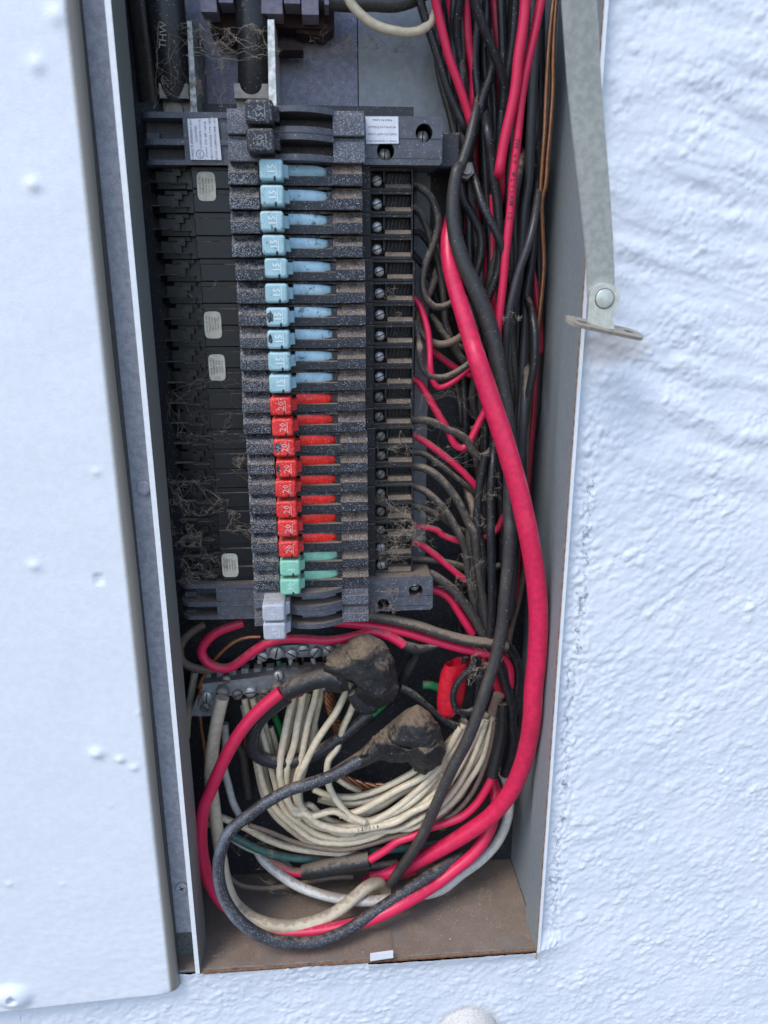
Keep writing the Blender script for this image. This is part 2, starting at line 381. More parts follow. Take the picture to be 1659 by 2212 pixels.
def stucco():
    st = 0.88
    xs = np.arange(-250, 345, st); zs = np.arange(-690, 160, st)
    X, Z = np.meshgrid(xs, zs, indexing='ij')
    wx = X + 5 * gnoise(X / 22, Z / 22, 1); wz = Z + 5 * gnoise(X / 22, Z / 22, 2)
    blob = gnoise(wx / 4.6, wz / 4.2, 3); blob2 = gnoise(wx / 8.5, wz / 7.0, 4); fine = gnoise(X / 2.3, Z / 2.3, 5)
    def rid(ang, la, lc, seed):
        c, s = math.cos(ang), math.sin(ang); u = wx * c + wz * s; v = -wx * s + wz * c
        return gnoise(u / la, v / lc, seed)
    diag = rid(math.radians(42), 26, 4.6, 6); horiz = rid(math.radians(-14), 34, 5.2, 7)
    sel = sstep(-40, -210, Z) * sstep(125, 150, X)               # diagonal trowel strokes on the lower right
    bot = sstep(-520, -545, Z)                                   # under the box: horizontal strokes
    sel = sel * (1 - bot)
    strokes = diag * sel + horiz * (1 - sel)
    patch = .5 + .9 * np.clip(gnoise(X / 60, Z / 60, 9) + .25, 0, 1)
    smooth = 1 - .75 * sstep(160, 128, X) * (X > 100) * sstep(-60, -180, Z) * 0
    near_edge = np.exp(-((X - 137) / 9) ** 2) * (Z > -530)
    def domes(cell, seed, prob, ax=1.0, rot=0.0):
        """painted-over grains: smooth domes scattered on a jittered grid"""
        r_ = np.random.default_rng(seed); T = 256; jx = r_.random((T, T)); jz = r_.random((T, T)); hh = np.clip((r_.random((T, T)) - (1 - prob)) / prob, 0, 1); rr_ = .55 + .5 * r_.random((T, T))
        cr, sr = math.cos(rot), math.sin(rot)
        U = ((X + 1.2 * gnoise(X / 3, Z / 3, seed + 1)) * cr + Z * sr) / (cell * ax); W = (-X * sr + (Z + 1.2 * gnoise(X / 3, Z / 3, seed + 2)) * cr) / cell
        iu = np.floor(U).astype(int); iw = np.floor(W).astype(int); out = np.zeros_like(X)
        for du in (-1, 0, 1):
            for dw in (-1, 0, 1):
                a = (iu + du) % T; c_ = (iw + dw) % T
                d2 = ((U - (iu + du + jx[a, c_])) ** 2 + (W - (iw + dw + jz[a, c_])) ** 2) / rr_[a, c_] ** 2
                out = np.maximum(out, hh[a, c_] * np.clip(1 - d2, 0, 1) ** 1.3)
        return out
    top = 1 - sstep(-120, -190, Z + .25 * (X - 130))             # upper right: broad worn trowel ridges
    grains = domes(2.6, 41, .55) * .62 + domes(4.0, 45, .45, 1.2, .5) * .8 + domes(5.0, 51, .4, 1.6, math.radians(38)) * .9 * (1 - top) + domes(7.0, 61, .4, 1.8, math.radians(-10)) * .8 * top
    gm = .55 + 1.1 * np.clip(gnoise(X / 34, Z / 26, 21) + .35, 0, 1)
    strokes = diag * sel * 1.0 + horiz * (1 - sel) * (.55 + .5 * top)
    ridge = np.clip(gnoise((wx * .97 - wz * .24) / 75, (wz * .97 + wx * .24) / 15, 23), -.3, .5) * 3.2 * top
    H = grains * gm + strokes * .55 * patch + ridge * 1.15 + gnoise(X / 40, Z / 34, 22) * 1.3
    H += domes(1.9, 71, .6) * .32 * (.4 + gm * .6)
    H *= smooth * 1.1
    H += near_edge * ((gnoise(wx / 2.6, wz / 4.0, 12) * 2.4 + gnoise(wx / 5.0, wz / 8.0, 13) * 1.6) * sstep(-60, -200, Z))
    # long trowel steps
    for (x0, z0, x1, z1, h, w) in ((140, -40, 260, -75, 1.6, 3), (150, 10, 260, -12, 1.4, 3), (138, -95, 200, -112, 1.5, 2.5), (150, -175, 215, -190, 1.0, 2.5),
                                   (165, -270, 240, -215, 1.4, 3), (140, -300, 210, -245, 1.0, 3)):
        dx, dz = x1 - x0, z1 - z0; L = math.hypot(dx, dz); u = ((X - x0) * dx + (Z - z0) * dz) / L
        v = (-(X - x0) * dz + (Z - z0) * dx) / L + 3 * gnoise(X / 14, Z / 14, int(abs(x0 * 7 + z0)))
        H += .55 * h * sstep(-w * .5, w * .5, v) * sstep(0, 12, u) * sstep(L, L - 12, u) * np.exp(-np.clip(v, 0, None) / 14)
    Y = 5.5 - H * .62
    # plaster worked up to the metal lip, on the right and below
    Y -= 2.2 * np.exp(-np.clip(X - XR, 0, None) / 5) * (X > 0) * sstep(ZB - 14, ZB, Z)
    eb = np.clip(ZB - Z, 0, None); Y -= 5.0 * np.exp(-eb / 16) * sstep(ZB + 14, ZB, Z) * sstep(-175, -120, X) * sstep(160, 124, X)
    # rounded plaster hump at the bottom
    c = at(1012, 2236, 4); rr = np.sqrt(((X - c[0]) / 23) ** 2 + ((Z - c[2]) / 24) ** 2); H *= 1 - .6 * (rr < 1); Y -= 15 * np.sqrt(np.clip(1 - rr ** 2, 0, 1)) ** .8
    keep = ~((X > XL - 28) & (X < XR + .7) & (Z > ZB - .4))
    nx, nz = X.shape
    idx = np.arange(nx * nz).reshape(nx, nz)
    q = np.stack([idx[:-1, :-1], idx[1:, :-1], idx[1:, 1:], idx[:-1, 1:]], -1)
    k = keep[:-1, :-1] & keep[1:, :-1] & keep[1:, 1:] & keep[:-1, 1:]
    q = q[k]
    used = np.unique(q); remap = np.zeros(nx * nz, int); remap[used] = np.arange(len(used)); q = remap[q]
    V = np.stack([X, Y, Z], -1).reshape(-1, 3)[used] * .001
    me = bpy.data.meshes.new('stucco_wall'); me.vertices.add(len(V)); me.vertices.foreach_set('co', V.ravel().astype(np.float32))
    me.loops.add(q.size); me.loops.foreach_set('vertex_index', q.ravel().astype(np.int32))
    me.polygons.add(len(q)); me.polygons.foreach_set('loop_start', np.arange(0, q.size, 4, dtype=np.int32))
    me.polygons.foreach_set('loop_total', np.full(len(q), 4, np.int32)); me.polygons.foreach_set('use_smooth', np.ones(len(q), bool))
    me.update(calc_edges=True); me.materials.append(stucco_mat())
    o = bpy.data.objects.new('stucco_wall', me); C.objects.link(o)
    props(o, label='white painted stucco wall round the metal box', kind='structure')
    # the wall goes on beyond the modelled relief
    b = B()
    b.box(-900, -249, 5.2, 30, -900, 700); b.box(346, 900, 5.2, 30, -900, 700); b.box(-249, 346, 5.2, 30, 162, 700); b.box(-249, 346, 5.2, 30, -900, -691)
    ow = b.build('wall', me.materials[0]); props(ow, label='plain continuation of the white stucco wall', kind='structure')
stucco()
gb = B(); gb.box(-12000, 12000, -14000, 28, -1260, -1250)  # unseen ground sheet, added for bounce light and metal reflections
gb.build('ground', grime('grey_bounce_ground', (.17, .165, .16), .85, dust=0, bump=.3, coarse=3), label='unseen grey ground below the picture, added to bounce light onto wall and arm', kind='structure')

# ================================================================== metal box
box = thing('panel_box', (0, 90, ZB), 'grey metal electrical panel box recessed in the white stucco wall, lid open', 'electrical panel')
BX0, BX1, BY = -140.0, 127.5, 92.0
b = B(); b.box(BX0, 4, BY, BY + 2, -262, 160); b.build('back_plate', steelplate, box)
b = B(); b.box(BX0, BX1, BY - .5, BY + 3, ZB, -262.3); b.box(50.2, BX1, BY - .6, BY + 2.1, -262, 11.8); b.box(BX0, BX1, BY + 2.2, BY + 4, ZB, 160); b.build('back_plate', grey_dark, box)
b = B(); b.box(4.6, 50, BY - 1.2, BY + 2, -262, 160); b.box(50, BX1, BY - 1.2, BY + 2, 12, 160); b.build('back_plate', box_back, box)
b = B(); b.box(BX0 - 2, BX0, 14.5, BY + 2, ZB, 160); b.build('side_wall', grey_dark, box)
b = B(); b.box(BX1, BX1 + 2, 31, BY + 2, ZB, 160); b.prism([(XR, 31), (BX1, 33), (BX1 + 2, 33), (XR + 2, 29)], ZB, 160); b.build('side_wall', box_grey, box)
b = B(); b.box(BX0, XR + 3, 3, BY, ZB - 2, ZB)
b.build('floor_plate', floor_m, box)
b = B(); b.box(BX0, XR + 3, 3, BY, 160, 162); b.build('top_plate', box_grey, box)  # box top out of view, added to keep light from above out
b = B(); b.box(XL + .3, XR, .4, 3, ZB - 2, ZB - .6); b.build('front_edge', rust, box)
# lips: thin painted edges standing proud of the flange
def lip(name, pts, w, mats):
    b = B()
    for (x0, z0), (x1, z1) in zip(pts[:-1], pts[1:]):
        V = [(x0, 0, z0), (x0 + w, 0, z0), (x1 + w, 0, z1), (x1, 0, z1), (x0, 30, z0), (x0 + w, 30, z0), (x1 + w, 30, z1), (x1, 30, z1)]
        b.add(V, [(0, 1, 2, 3)], 0); b.add(V, [(1, 5, 6, 2), (0, 3, 7, 4), (4, 7, 6, 5)], 1)
    return b.build(name, mats, box)
lip('side_lip', [(-121.8, 160), (-121.7, -200), (-121.8, ZB - 1)], 3.0, [lip_white, lip_grey])
b = B(); b.box(XR, XR + 2.4, -1.2, 31, ZB - 1, 160, 1)
b.add([(XR, -1.25, ZB - 1), (XR + 2.4, -1.25, ZB - 1), (XR + 2.4, -1.25, 160), (XR, -1.25, 160)], [(0, 1, 2, 3)], 0)
b.build('side_lip', [lip_white, box_grey], box)
b = B()
z = 90.0
while z > ZB + 5:
    dz = random.uniform(8, 22); w = random.uniform(.15, .7)
    b.box(XR - w * .3, XR + .1, -1.6, 0.4, z - dz, z - .3); z -= dz
b.build('torn_paint_edge', grime('cardboard_brown_paint_edge', (.33, .22, .15), .8, dust=0, bump=.5, var=.4), box)
# left flange strip with its screw and rivet
b = B(); b.box(-150, -121.9, 12.5, 14.5, -502, 160); b.build('flange', flange_m, box)
b = B(); b.box(-150, -121.9, 15.5, 17, ZB - 16, -497)
b.build('flange_foot', grime('dirty_grey_corner', (.13, .14, .13), .7, dust=.5, speck=.5), box)
b = B(); p = at(312, 1053, 12); b.dome(p, 4.6, (0, -1, 0), 1.9, flat=.45); b.build('rivet', flange_m, box)
b = B(); p = at(393, 1917, 12); b.dome(p, 4.3, (0, -1, 0), 1.5, flat=.7); sc1 = b.build('screw', flange_m, box)
b = B()
for a in (0, 1, 2, 3):
    t = a * math.pi / 2 + .5; d = (math.cos(t), math.sin(t)); n_ = (-d[1] * .45, d[0] * .45)
    q = [(p[0] + n_[0], p[2] + n_[1]), (p[0] - n_[0], p[2] - n_[1]), (p[0] + d[0] * 2.1 - n_[0] * .5, p[2] + d[1] * 2.1 - n_[1] * .5), (p[0] + d[0] * 2.1 + n_[0] * .5, p[2] + d[1] * 2.1 + n_[1] * .5)]
    b.prism(q, 10.35, 10.9, axis='y')
b.build('cross_slot', slotm, sc1)
# folded tab on the floor and the little tag at the front edge, weld mark
p = at(825, 2063, 0)
b = B(); b.prism([(p[0] - 8.5, p[2] - 3.2), (p[0] + 8.0, p[2] - 1.6), (p[0] + 8.0, p[2] + 3.6), (p[0] - 8.5, p[2] + 2.2)], -1.6, .2, axis='y')
b.build('folded_tab', lip_white, box)
b = B(); b.box(p[0] - 9, p[0] + 8.6, 3, 26, ZB + .05, ZB + .7); b.build('floor_tab', floor_m, box)
b = B(); b.cyl((-110, 16, ZB + .1), (-110, 16, ZB + .6), 3.2, 3.0, 20); b.build('punched_disc', floor_m, box)
# vertical rail that carries the breakers
b = B(); b.box(-128, 36, 66, BY, -268, 42); b.build('mounting_rail', grey_dark, box)
b = B(); b.box(36.5, 38, 64, BY, -262, 10); b.build('rail_edge', grey_dark, box)
for x in (-75, -64):
    pass

# ================================================================== open door on the left
door = thing('panel_door', (-200, -2, -540), 'white painted metal cover swung open at the left of the box, paint blobs and a bolt hole', 'panel cover')
def door_mesh():
    """rounded edge sheet with sagging paint relief"""
    st = 1.5
    xe = lambda z: -134.2 + (0.6 * math.sin(z * .02))
    zs = np.arange(-539.5, 160, st); us = np.arange(0, 150, st)
    prof = [(-(u), 0.0) for u in us]                     # distance left of the edge
    V = []; nu = len(us) + 8
    blobs = [(at(*p_, -6), r, h) for p_, r, h in (((75, 1222), 5, 1.4), ((210, 1627), 5.5, 2.4), ((260, 1640), 3.6, 1.8), ((290, 1658), 3.6, 1.3), ((300, 1540), 2.5, .9), ((205, 485), 3.5, 1.3), ((72, 400), 5, 1.6), ((80, 140), 6, 1.3), ((125, 35), 7, 1.3), ((208, 1020), 3, 1.1), ((310, 1540), 1.6, .8), ((395, 1770), 4, .9), ((20, 1910), 2.5, 1), ((135, 1910), 2.5, .8), ((240, 1740), 1.8, .7), ((362, 1800), 2.5, 1.2), ((215, 600), 2, .7))]
    for z in zs:
        tilt = 0.0
        row = []
        for k in range(9):                                # rounded edge
            t = math.pi / 2 * k / 8; row.append((xe(z) - 6 + 6 * math.cos(t), 4 - 6 - 6 * math.sin(t) + 2))
        for u in us[1:]:
            row.append((xe(z) - 6 - u, -6.0))
        V.append([(x, y, z) for x, y in row])
    V = np.array(V); X, Y, Z = V[..., 0], V[..., 1].copy(), V[..., 2]
    w = sstep(-134, -143, X)
    V[..., 2] = Z + (X + 137) * .055 * sstep(-470, -539, Z); Z = V[..., 2]
    H = gnoise(X / 9, Z / 9, 31) * .10 + gnoise(X / 2.8, Z / 2.8, 32) * .07 + gnoise(X / 40, Z / 40, 33) * .5 + gnoise(X / 7, Z / 4, 34) * .22 * sstep(-330, -520, Z)
    Y -= H * w
    for c, r, h in blobs:
        d2 = ((X - c[0]) ** 2 + ((Z - c[2]) * 1.1) ** 2) / r ** 2; Y -= h * np.exp(-d2 * 2.2) * w
    c = at(213, 1250, -6); dd = np.maximum(abs(X - c[0]), abs(Z - c[2])); Y += 1.3 * (dd < 2.8)
    # bottom-left boss round the bolt hole, door foot rolls in
    c = at(29, 2152, -6); d = np.hypot(X - c[0], (Z - c[2]) * 1.25)
    Y -= 4.5 * np.exp(-((d / 11) ** 4)); Y += 11 * (d < 3.0)
    Y += 5.0 * sstep(-535, -539.5, Z - (X + 137) * .055) ** 2
    # dented lower right corner
    Y += 3.5 * np.exp(-(((X + 137) / 5) ** 2 + ((Z + 541) / 5) ** 2))
    V[..., 1] = Y
    nz, nx = X.shape
    idx = np.arange(nz * nx).reshape(nz, nx)
    q = np.stack([idx[:-1, 1:], idx[:-1, :-1], idx[1:, :-1], idx[1:, 1:]], -1).reshape(-1, 4)
    o0 = WL[door.name]; VV = (V.reshape(-1, 3) - o0) * .001
    return mesh_of('cover_panel', VV, [tuple(int(i) for i in f) for f in q], [door_mat()], smooth=True)
def door_mat():
    m = grime('white_door_paint', (.79, .82, .86), .42, dust=0, speck=0, bump=.22, var=.02, fine=900); nt = m.node_tree
    b = nt.nodes['Principled BSDF']
    # paint thins out over the rolled edge (bare grey-brown metal shows, a real boundary of the coat)
    g = nn(nt, 'ShaderNodeNewGeometry'); sep = nn(nt, 'ShaderNodeSeparateXYZ'); lk(nt, g.outputs['Position'], sep.inputs[0])
    n = noise_(nt, g.outputs['Position'], 700, 3)
    x = math_(nt, 'ADD', sep.outputs[0], math_(nt, 'MULTIPLY_ADD', n, .0008, -.0004))
    mk = ss(nt, x, -.1405, -.1372)
    old = b.inputs['Base Color'].links[0].from_socket
    lk(nt, mixc(nt, mk, old, (.27, .24, .20)), b.inputs['Base Color'])
    return m
me = door_mesh(); o = bpy.data.objects.new('cover_panel', me); C.objects.link(o); o.parent = door; WL[o.name] = WL[door.name]
b = B(); b.box(-285, -141, 2.5, 4.5, -537, 160); b.prism([(-285, -547.5), (-141, -539.6), (-141, -537.5), (-285, -545.5)], -.5, 4, axis='y')
b.build('door_frame', lip_white, door)
b = B(); b.box(-137, -134.9, 2.5, 10, -537, 160); b.build('return_edge', grime('dark_return', (.10, .095, .09), .7, dust=.3, bump=.4), door)  # dark colour gives the thin dark line beside the door edge
p = at(29, 2152, 2); b = B(); b.cyl((p[0], 3.2, p[2]), (p[0], 4.9, p[2]), 3.4, 3.4, 20); b.build('bolt_hole', slotm, door)

# ================================================================== stay arm on the right
Pz = lambda x, y, Y: at(x, y, Y)
arm = thing('stay_arm', Pz(1295, 640, -22), 'galvanised metal stay arm hanging in front of the stucco wall with a riveted foot', 'stay arm')
b = B()
Lp = [(1211, -40, -60), (1228, 200, -46), (1252, 420, -34), (1266, 560, -26), (1269, 650, -22)]
Rp = [(1288, -40, -60), (1303, 200, -46), (1320, 420, -34), (1328, 560, -26), (1330, 640, -22)]
L3 = [at(x, y, Y) for x, y, Y in Lp]; R3 = [at(x, y, Y) for x, y, Y in Rp]
L3 = smooth_path([np.append(p_, 0) for p_ in L3], 6); R3 = smooth_path([np.append(p_, 0) for p_ in R3], 6)
n = min(len(L3), len(R3)); L3 = [L3[int(i * (len(L3) - 1) / (n - 1))] for i in range(n)]; R3 = [R3[int(i * (len(R3) - 1) / (n - 1))] for i in range(n)]
V = []
for l, r in zip(L3, R3):
    m_ = (l[:3] + r[:3]) / 2
    V += [l[:3] + [0, .9, 0], l[:3] + [.5, 0, 0], m_ + [0, -.7, 0], r[:3] + [-.5, 0, 0], r[:3] + [0, .9, 0], m_ + [0, 1.2, 0]]
Fs = [(i * 6 + k, i * 6 + (k + 1) % 6, i * 6 + 6 + (k + 1) % 6, i * 6 + 6 + k) for i in range(n - 1) for k in range(6)] + [tuple(range(6)), tuple(range(6 * n - 6, 6 * n))[::-1]]
b.add(V, Fs, 0, False); b.build('arm_bar', galv, arm)
c = at(1303, 645, -23.5)
b = B(); poly = [(c[0] + 8.4 * math.cos(t), c[2] + 7.6 * math.sin(t)) for t in np.linspace(0, math.pi, 14)]
q1 = at(1266, 702, -23.5); q2 = at(1329, 712, -23.5); q3 = at(1331, 678, -23.5)
b.prism(poly + [(q1[0], q1[2]), (q2[0] - 1, q2[2]), (q3[0] - 3, q3[2] - 1)], -25.6, -23.6, axis='y'); b.build('pivot_lug', galv, arm)
b = B(); b.dome((c[0], -25.6, c[2]), 4.9, (0, -1, 0), .7, 24, flat=.88); rv = b.build('rivet', galv, arm)
b = B(); seg = 28
for a0, a1 in ((0, 1),):
    V = []
    for r_, y_ in ((5.1, -25.7), (4.5, -26.1), (5.7, -25.62)):
        pass
tube(b, [np.array([c[0] + 5 * math.cos(t), -25.7, c[2] + 5 * math.sin(t), .32]) for t in np.linspace(0, 2 * math.pi, 30)], 6)
b.build('groove', plain('dark_groove', (.08, .08, .075), .7), rv)  # dark ring drawn round the rivet head
# foot: a slotted plate lying nearly flat, seen from above
fl = at(1226, 688, -30); fr = at(1386, 722, -16)
ax = Vector(fr - fl); Lf = ax.length; ax.normalize(); out = Vector((0.05, -.94, -.34)); out = (out - ax * out.dot(ax)).normalized(); nrm = ax.cross(out).normalized()
if nrm.z < 0: nrm = -nrm
b = B(); hw = 5.6; T = 1.8
def outl(r, cx, cy, L2, n_=10):
    o_ = [(cx + L2 + r * math.cos(t), cy + r * math.sin(t)) for t in np.linspace(-math.pi / 2, math.pi / 2, n_)]
    return o_ + [(cx - L2 + r * math.cos(t), cy + r * math.sin(t)) for t in np.linspace(math.pi / 2, 3 * math.pi / 2, n_)]
O = outl(hw * 1.08, Lf / 2, 0, Lf / 2 - hw)
import bmesh
from mathutils.geometry import delaunay_2d_cdt
holes = [outl(1.7, Lf * .2, .6, 2.2, 8), outl(1.7, Lf * .83, 0, 2.2, 8)]
pts = [Vector(p_) for p_ in O]; edges = [(i, (i + 1) % len(O)) for i in range(len(O))]
for h in holes:
    n0 = len(pts); pts += [Vector(p_) for p_ in h]; edges += [(n0 + i, n0 + (i + 1) % len(h)) for i in range(len(h))]
vv, ee, ff, _, _, _ = delaunay_2d_cdt(pts, edges, [], 0, 1e-5)
def inside(p_, poly):
    r_ = False
    for i in range(len(poly)):
        a, c_ = poly[i], poly[i - 1]
        if (a[1] > p_[1]) != (c_[1] > p_[1]) and p_[0] < (c_[0] - a[0]) * (p_[1] - a[1]) / (c_[1] - a[1]) + a[0]: r_ = not r_
    return r_
ff = [f for f in ff if inside(sum((vv[i] for i in f), Vector((0, 0))) / len(f), O) and not any(inside(sum((vv[i] for i in f), Vector((0, 0))) / len(f), h) for h in holes)]
def P3(u, v, h): return Vector(fl) + ax * u + out * v + nrm * h
b.add([P3(p_[0], p_[1], 0) for p_ in vv], [tuple(f) for f in ff]); b.add([P3(p_[0], p_[1], -T) for p_ in vv], [tuple(f)[::-1] for f in ff])
for h in [O] + holes:
    n_ = len(h); b.add([P3(*p_, 0) for p_ in h] + [P3(*p_, -T) for p_ in h], [(i, (i + 1) % n_, n_ + (i + 1) % n_, n_ + i) for i in range(n_)])
b.build('foot_plate', brass, arm)

# ================================================================== circuit breakers
def Xp(px, Y, py=380): return float(at(px, py, Y)[0])
PITCH = 12.7
X_L, X_ON0, X_ON1, X_OFF0, X_OFF1, X_T1 = Xp(320, 50), Xp(497, 30), Xp(562, 30), Xp(721, 31), Xp(786, 31), Xp(897, 48)
XH0, XH1 = Xp(562, 17), Xp(613, 17)
def handle(b, x0, x1, zc, yt, h=10.6, hook=True, yb=31):
    """rounded cap of a toggle with a neck tapering to the slide"""
    z0, z1 = zc - h / 2, zc + h / 2; r = 1.6
    rings = []
    def ring(xa, xb, za, zb, y, rr):
        o_ = []
        for cx, cz, a0 in ((xb - rr, zb - rr, 0), (xa + rr, zb - rr, 90), (xa + rr, za + rr, 180), (xb - rr, za + rr, 270)):
            for k in range(4):
                t = math.radians(a0 + 30 * k); o_.append((cx + rr * math.cos(t), y, cz + rr * math.sin(t)))
        return o_
    rings = [ring(x0 + .6, x1 - .4, z0 + .4, z1 - .4, yb, .8), ring(x0, x1, z0, z1, yb - 2, r), ring(x0, x1, z0, z1, yt + 1.2, r), ring(x0 + .45, x1 - .45, z0 + .45, z1 - .45, yt + .3, r), ring(x0 + 1.3, x1 - 1.3, z0 + 1.3, z1 - 1.3, yt, 1.2)]
    V = [p_ for rg in rings for p_ in rg]; n_ = 16
    Fs = [(i * n_ + k, (i + 1) * n_ + k, (i + 1) * n_ + (k + 1) % n_, i * n_ + (k + 1) % n_) for i in range(4) for k in range(n_)]
    b.add(V, Fs, 0, True); b.add(rings[-1], [tuple(range(n_))[::-1]], 0, True)
    # neck
    b.prism([(x1 - 1, yt + 3.5), (x1 + 2.6, yt + 7.5), (x1 + 2.6, 34), (x1 - 1, 34)], zc - h * .30, zc + h * .30)
def arc_slide(b, x0, x1, zc, yc, h, mi=0):
    """curved coloured slide that fills the handle slot"""
    n_ = 12; V = []
    for k in range(n_ + 1):
        t = k / n_; x = x0 + (x1 - x0) * t; y = yc + 3.2 * t ** 2.2; hh = h / 2 * (1 - .35 * max(0, t - .7) / .3)
        V += [(x, y, zc - hh), (x, y - .5, zc - hh * .5), (x, y - .5, zc + hh * .5), (x, y, zc + hh)]
    Fs = [(i * 4 + k, i * 4 + k + 1, i * 4 + 5 + k, i * 4 + 4 + k) for i in range(n_) for k in range(3)]
    b.add(V, [f[::-1] for f in Fs], mi, True)
def make_breaker(zc, hmat, amat, num, label, textmat, body_off=0.0):
    H = PITCH - .35
    t = thing('circuit_breaker', (0, 60, zc), label, 'circuit breaker', 'single breakers stacked in the column')
    z0, z1 = zc - H / 2, zc + H / 2
    # body core and left end
    b = B(); g = .25
    b.box(X_L + 4, X_ON0 + .5, 56, 68, z0, z1)                               # low back of the left end
    b.prism([(X_L, 60), (X_L + 1.5, 53), (X_L + 6, 50), (X_L + 22, 48.4), (X_L + 22, 68), (X_L, 68)], z0, z0 + 3.4)   # lower rib
    b.prism([(X_L + 2, 60), (X_L + 4, 55.5), (X_L + 9, 53.5), (X_L + 22, 53), (X_L + 22, 68), (X_L + 2, 68)], z1 - 2.2, z1)
    b.box(X_L + 21, X_L + 26, 50.5, 68, z0, z0 + 5.2); b.box(X_L + 12, X_L + 16.5, 52.5, 60, z0 + 2, z1 - 3.2)
    b.box(X_L + 26, X_ON0 + .2, 47.0, 68, z0, z1 - 2.6, bev=.4); b.box(X_L + 26, X_ON0 + .2, 48.2, 68, z1 - 2.5, z1)
    b.box(X_L + 14.5, X_L + 19, 51.5, 60, z1 - 5, z1 - 1)
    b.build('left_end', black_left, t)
    b = B(); b.box(X_L + 1, X_L + 13, 48.6, 54, z0 + 3.4, z0 + 3.9); b.box(X_L + 13.2, X_L + 23, 46.8, 52, z0 + 2.6, z0 + 3.1); b.build('contact_ridge', grime('brown_dust_ledge', (.03, .027, .025), .7, dust=.95, bump=.4), t, kind='stuff')
    # ON / OFF shoulders: upper half leans back and holds dust, lower half stands proud
    b = B()
    for xa, xb, yo in ((X_ON0, X_ON1, 29.0), (X_OFF0, X_OFF1, 30.5)):
        zm = zc + .4
        b.prism([(68, z0), (yo, z0), (yo - .2, z0 + .5), (yo, zm - .5), (yo + 1.0, zm + .1), (yo + 5.0, z1 - .4), (yo + 6.2, z1), (68, z1)], xa, xb, 0, axis='x')
        b.build('shoulder', black_spray if xa == X_ON0 else black_off, t); b = B()
    # rails around the handle slot
    b = B()
    b.prism([(68, z0), (30.4, z0), (30.4, zc - 1.6), (31.5, zc - 1.2), (68, zc - 1.2)], X_ON1, X_OFF0 - .1, 0, axis='x')
    b.prism([(68, z1 - 1.6), (32.0, z1 - 1.6), (32.6, z1 - .2), (68, z1 - .2)], X_ON1, X_OFF0 - .1, 0, axis='x')
    b.box(X_ON1, X_OFF0, 40, 66, zc - 1.4, z1 - 2.4); b.box(X_OFF0 - 3.2, X_OFF0, 33, 66, zc - 1.4, z1 - 2.4)
    b.build('slot_rails', black_case, t)
    # terminal end
    b = B(); x = X_OFF1
    b.box(x + .2, x + 5.4, 44.6, 68, z0, z1, bev=.3)
    b.box(x + 5.4, X_T1, 59, 68, z0, z1)
    b.box(x + 5.4, X_T1, 49.5, 59, z1 - 1.5, z1)                              # upper web
    b.box(x + 5.4, X_T1, 50.2, 59, z0, z0 + 1.6)
    b.prism([(59, z0 + 1.6), (50.2, z0 + 1.6), (52.6, z0 + 4.0), (59, z0 + 4.4)], x + 14.5, X_T1 - .4, 0, axis='x')
    b.box(X_T1 - .9, X_T1, 49.8, 59, z0 + 1.6, z1 - 1.5)
    b.box(x + 5.4, x + 6.2, 50.2, 59, z0 + 1.6, z1 - 1.5); b.box(x + 13.4, x + 14.3, 51, 59, z0 + 4.8, z1 - 1.5)
    pass
    b.build('terminal_end', black_dusty, t)
    b = B()
    for k in range(7): b.prism([(x + 16 + k * 2.3, z0 + 4.8), (x + 16.6 + k * 2.3, z0 + 4.8), (x + 18.0 + k * 2.3, z1 - 1.6), (x + 17.4 + k * 2.3, z1 - 1.6)], 57.6, 59, axis='y')
    b.build('clamp_ridges', black_left, t, kind='stuff')
    b = B(); b.dome((x + 9.8, 55, zc - .6), 3.1, (0, -1, 0), 3.2, 18, flat=.88); s_ = b.build('terminal_screw', steel_dull if num == '20' else steel, t)
    b = B(); a = random.uniform(.2, 2.6); d = (math.cos(a) * 2.7, math.sin(a) * 2.7); n_ = (-d[1] * .12, d[0] * .12)
    cx, cz = x + 9.8, zc - .6
    b.prism([(cx + d[0] + n_[0], cz + d[1] + n_[1]), (cx + d[0] - n_[0], cz + d[1] - n_[1]), (cx - d[0] - n_[0], cz - d[1] - n_[1]), (cx - d[0] + n_[0], cz - d[1] + n_[1])], 51.72, 52.1, axis='y')
    b.build('screw_slot', slotm, s_)
    # handle
    b = B(); handle(b, XH0, XH1, zc - .1, 16.5); 
    hd = b.build('handle', hmat, t)
    b = B(); arc_slide(b, XH1 + 2.2, X_OFF0 - 3, zc + 1.5, 31.9, 5.9); b.build('handle_slide', amat, t)
    b = B(); put_text(b, num, 5.6, ((XH0 + XH1) / 2 + .4, 16.42, zc + .2), 90, .25, sx=.95)
    b.box((XH0 + XH1) / 2 + 2.6, (XH0 + XH1) / 2 + 2.95, 16.3, 16.6, zc - 3, zc + 3.2)
    b.build('amp_number', textmat, hd)
    b = B(); b.box((XH0 + XH1) / 2 + 1.2, (XH0 + XH1) / 2 + 2.3, 16.35, 18, zc - 5.55, zc - 3.4); b.build('notch', slotm, hd)
    # ON / OFF lettering on the leaning faces
    b = B(); nv = Vector((0, -1, .42)).normalized(); upv = Vector((0, .42, 1)).normalized()
    put_text(b, 'OFF', 3.9, ((X_OFF0 + X_OFF1) / 2, 33.75, zc + 3.3), 0, .2, up=upv)
    b.build('switch_lettering', black_case, t); b = B()
    put_text(b, 'ON', 3.9, ((X_ON0 + X_ON1) / 2, 32.25, zc + 3.3), 0, .2, up=upv)
    b.build('switch_lettering', black_case, t)
    return t
rows_y = [368, 421, 474, 527, 579, 630, 682, 732, 781, 828, 877, 923, 969, 1012, 1055, 1097, 1139, 1180, 1221, 1260]
xs_shift = [-1.0, -1.0, -1.1, -1.1, .2, .2, .4, .4, .1, .1, -.3, -.3, .8, .8, .6, .6, .5, .5, .7, .7]
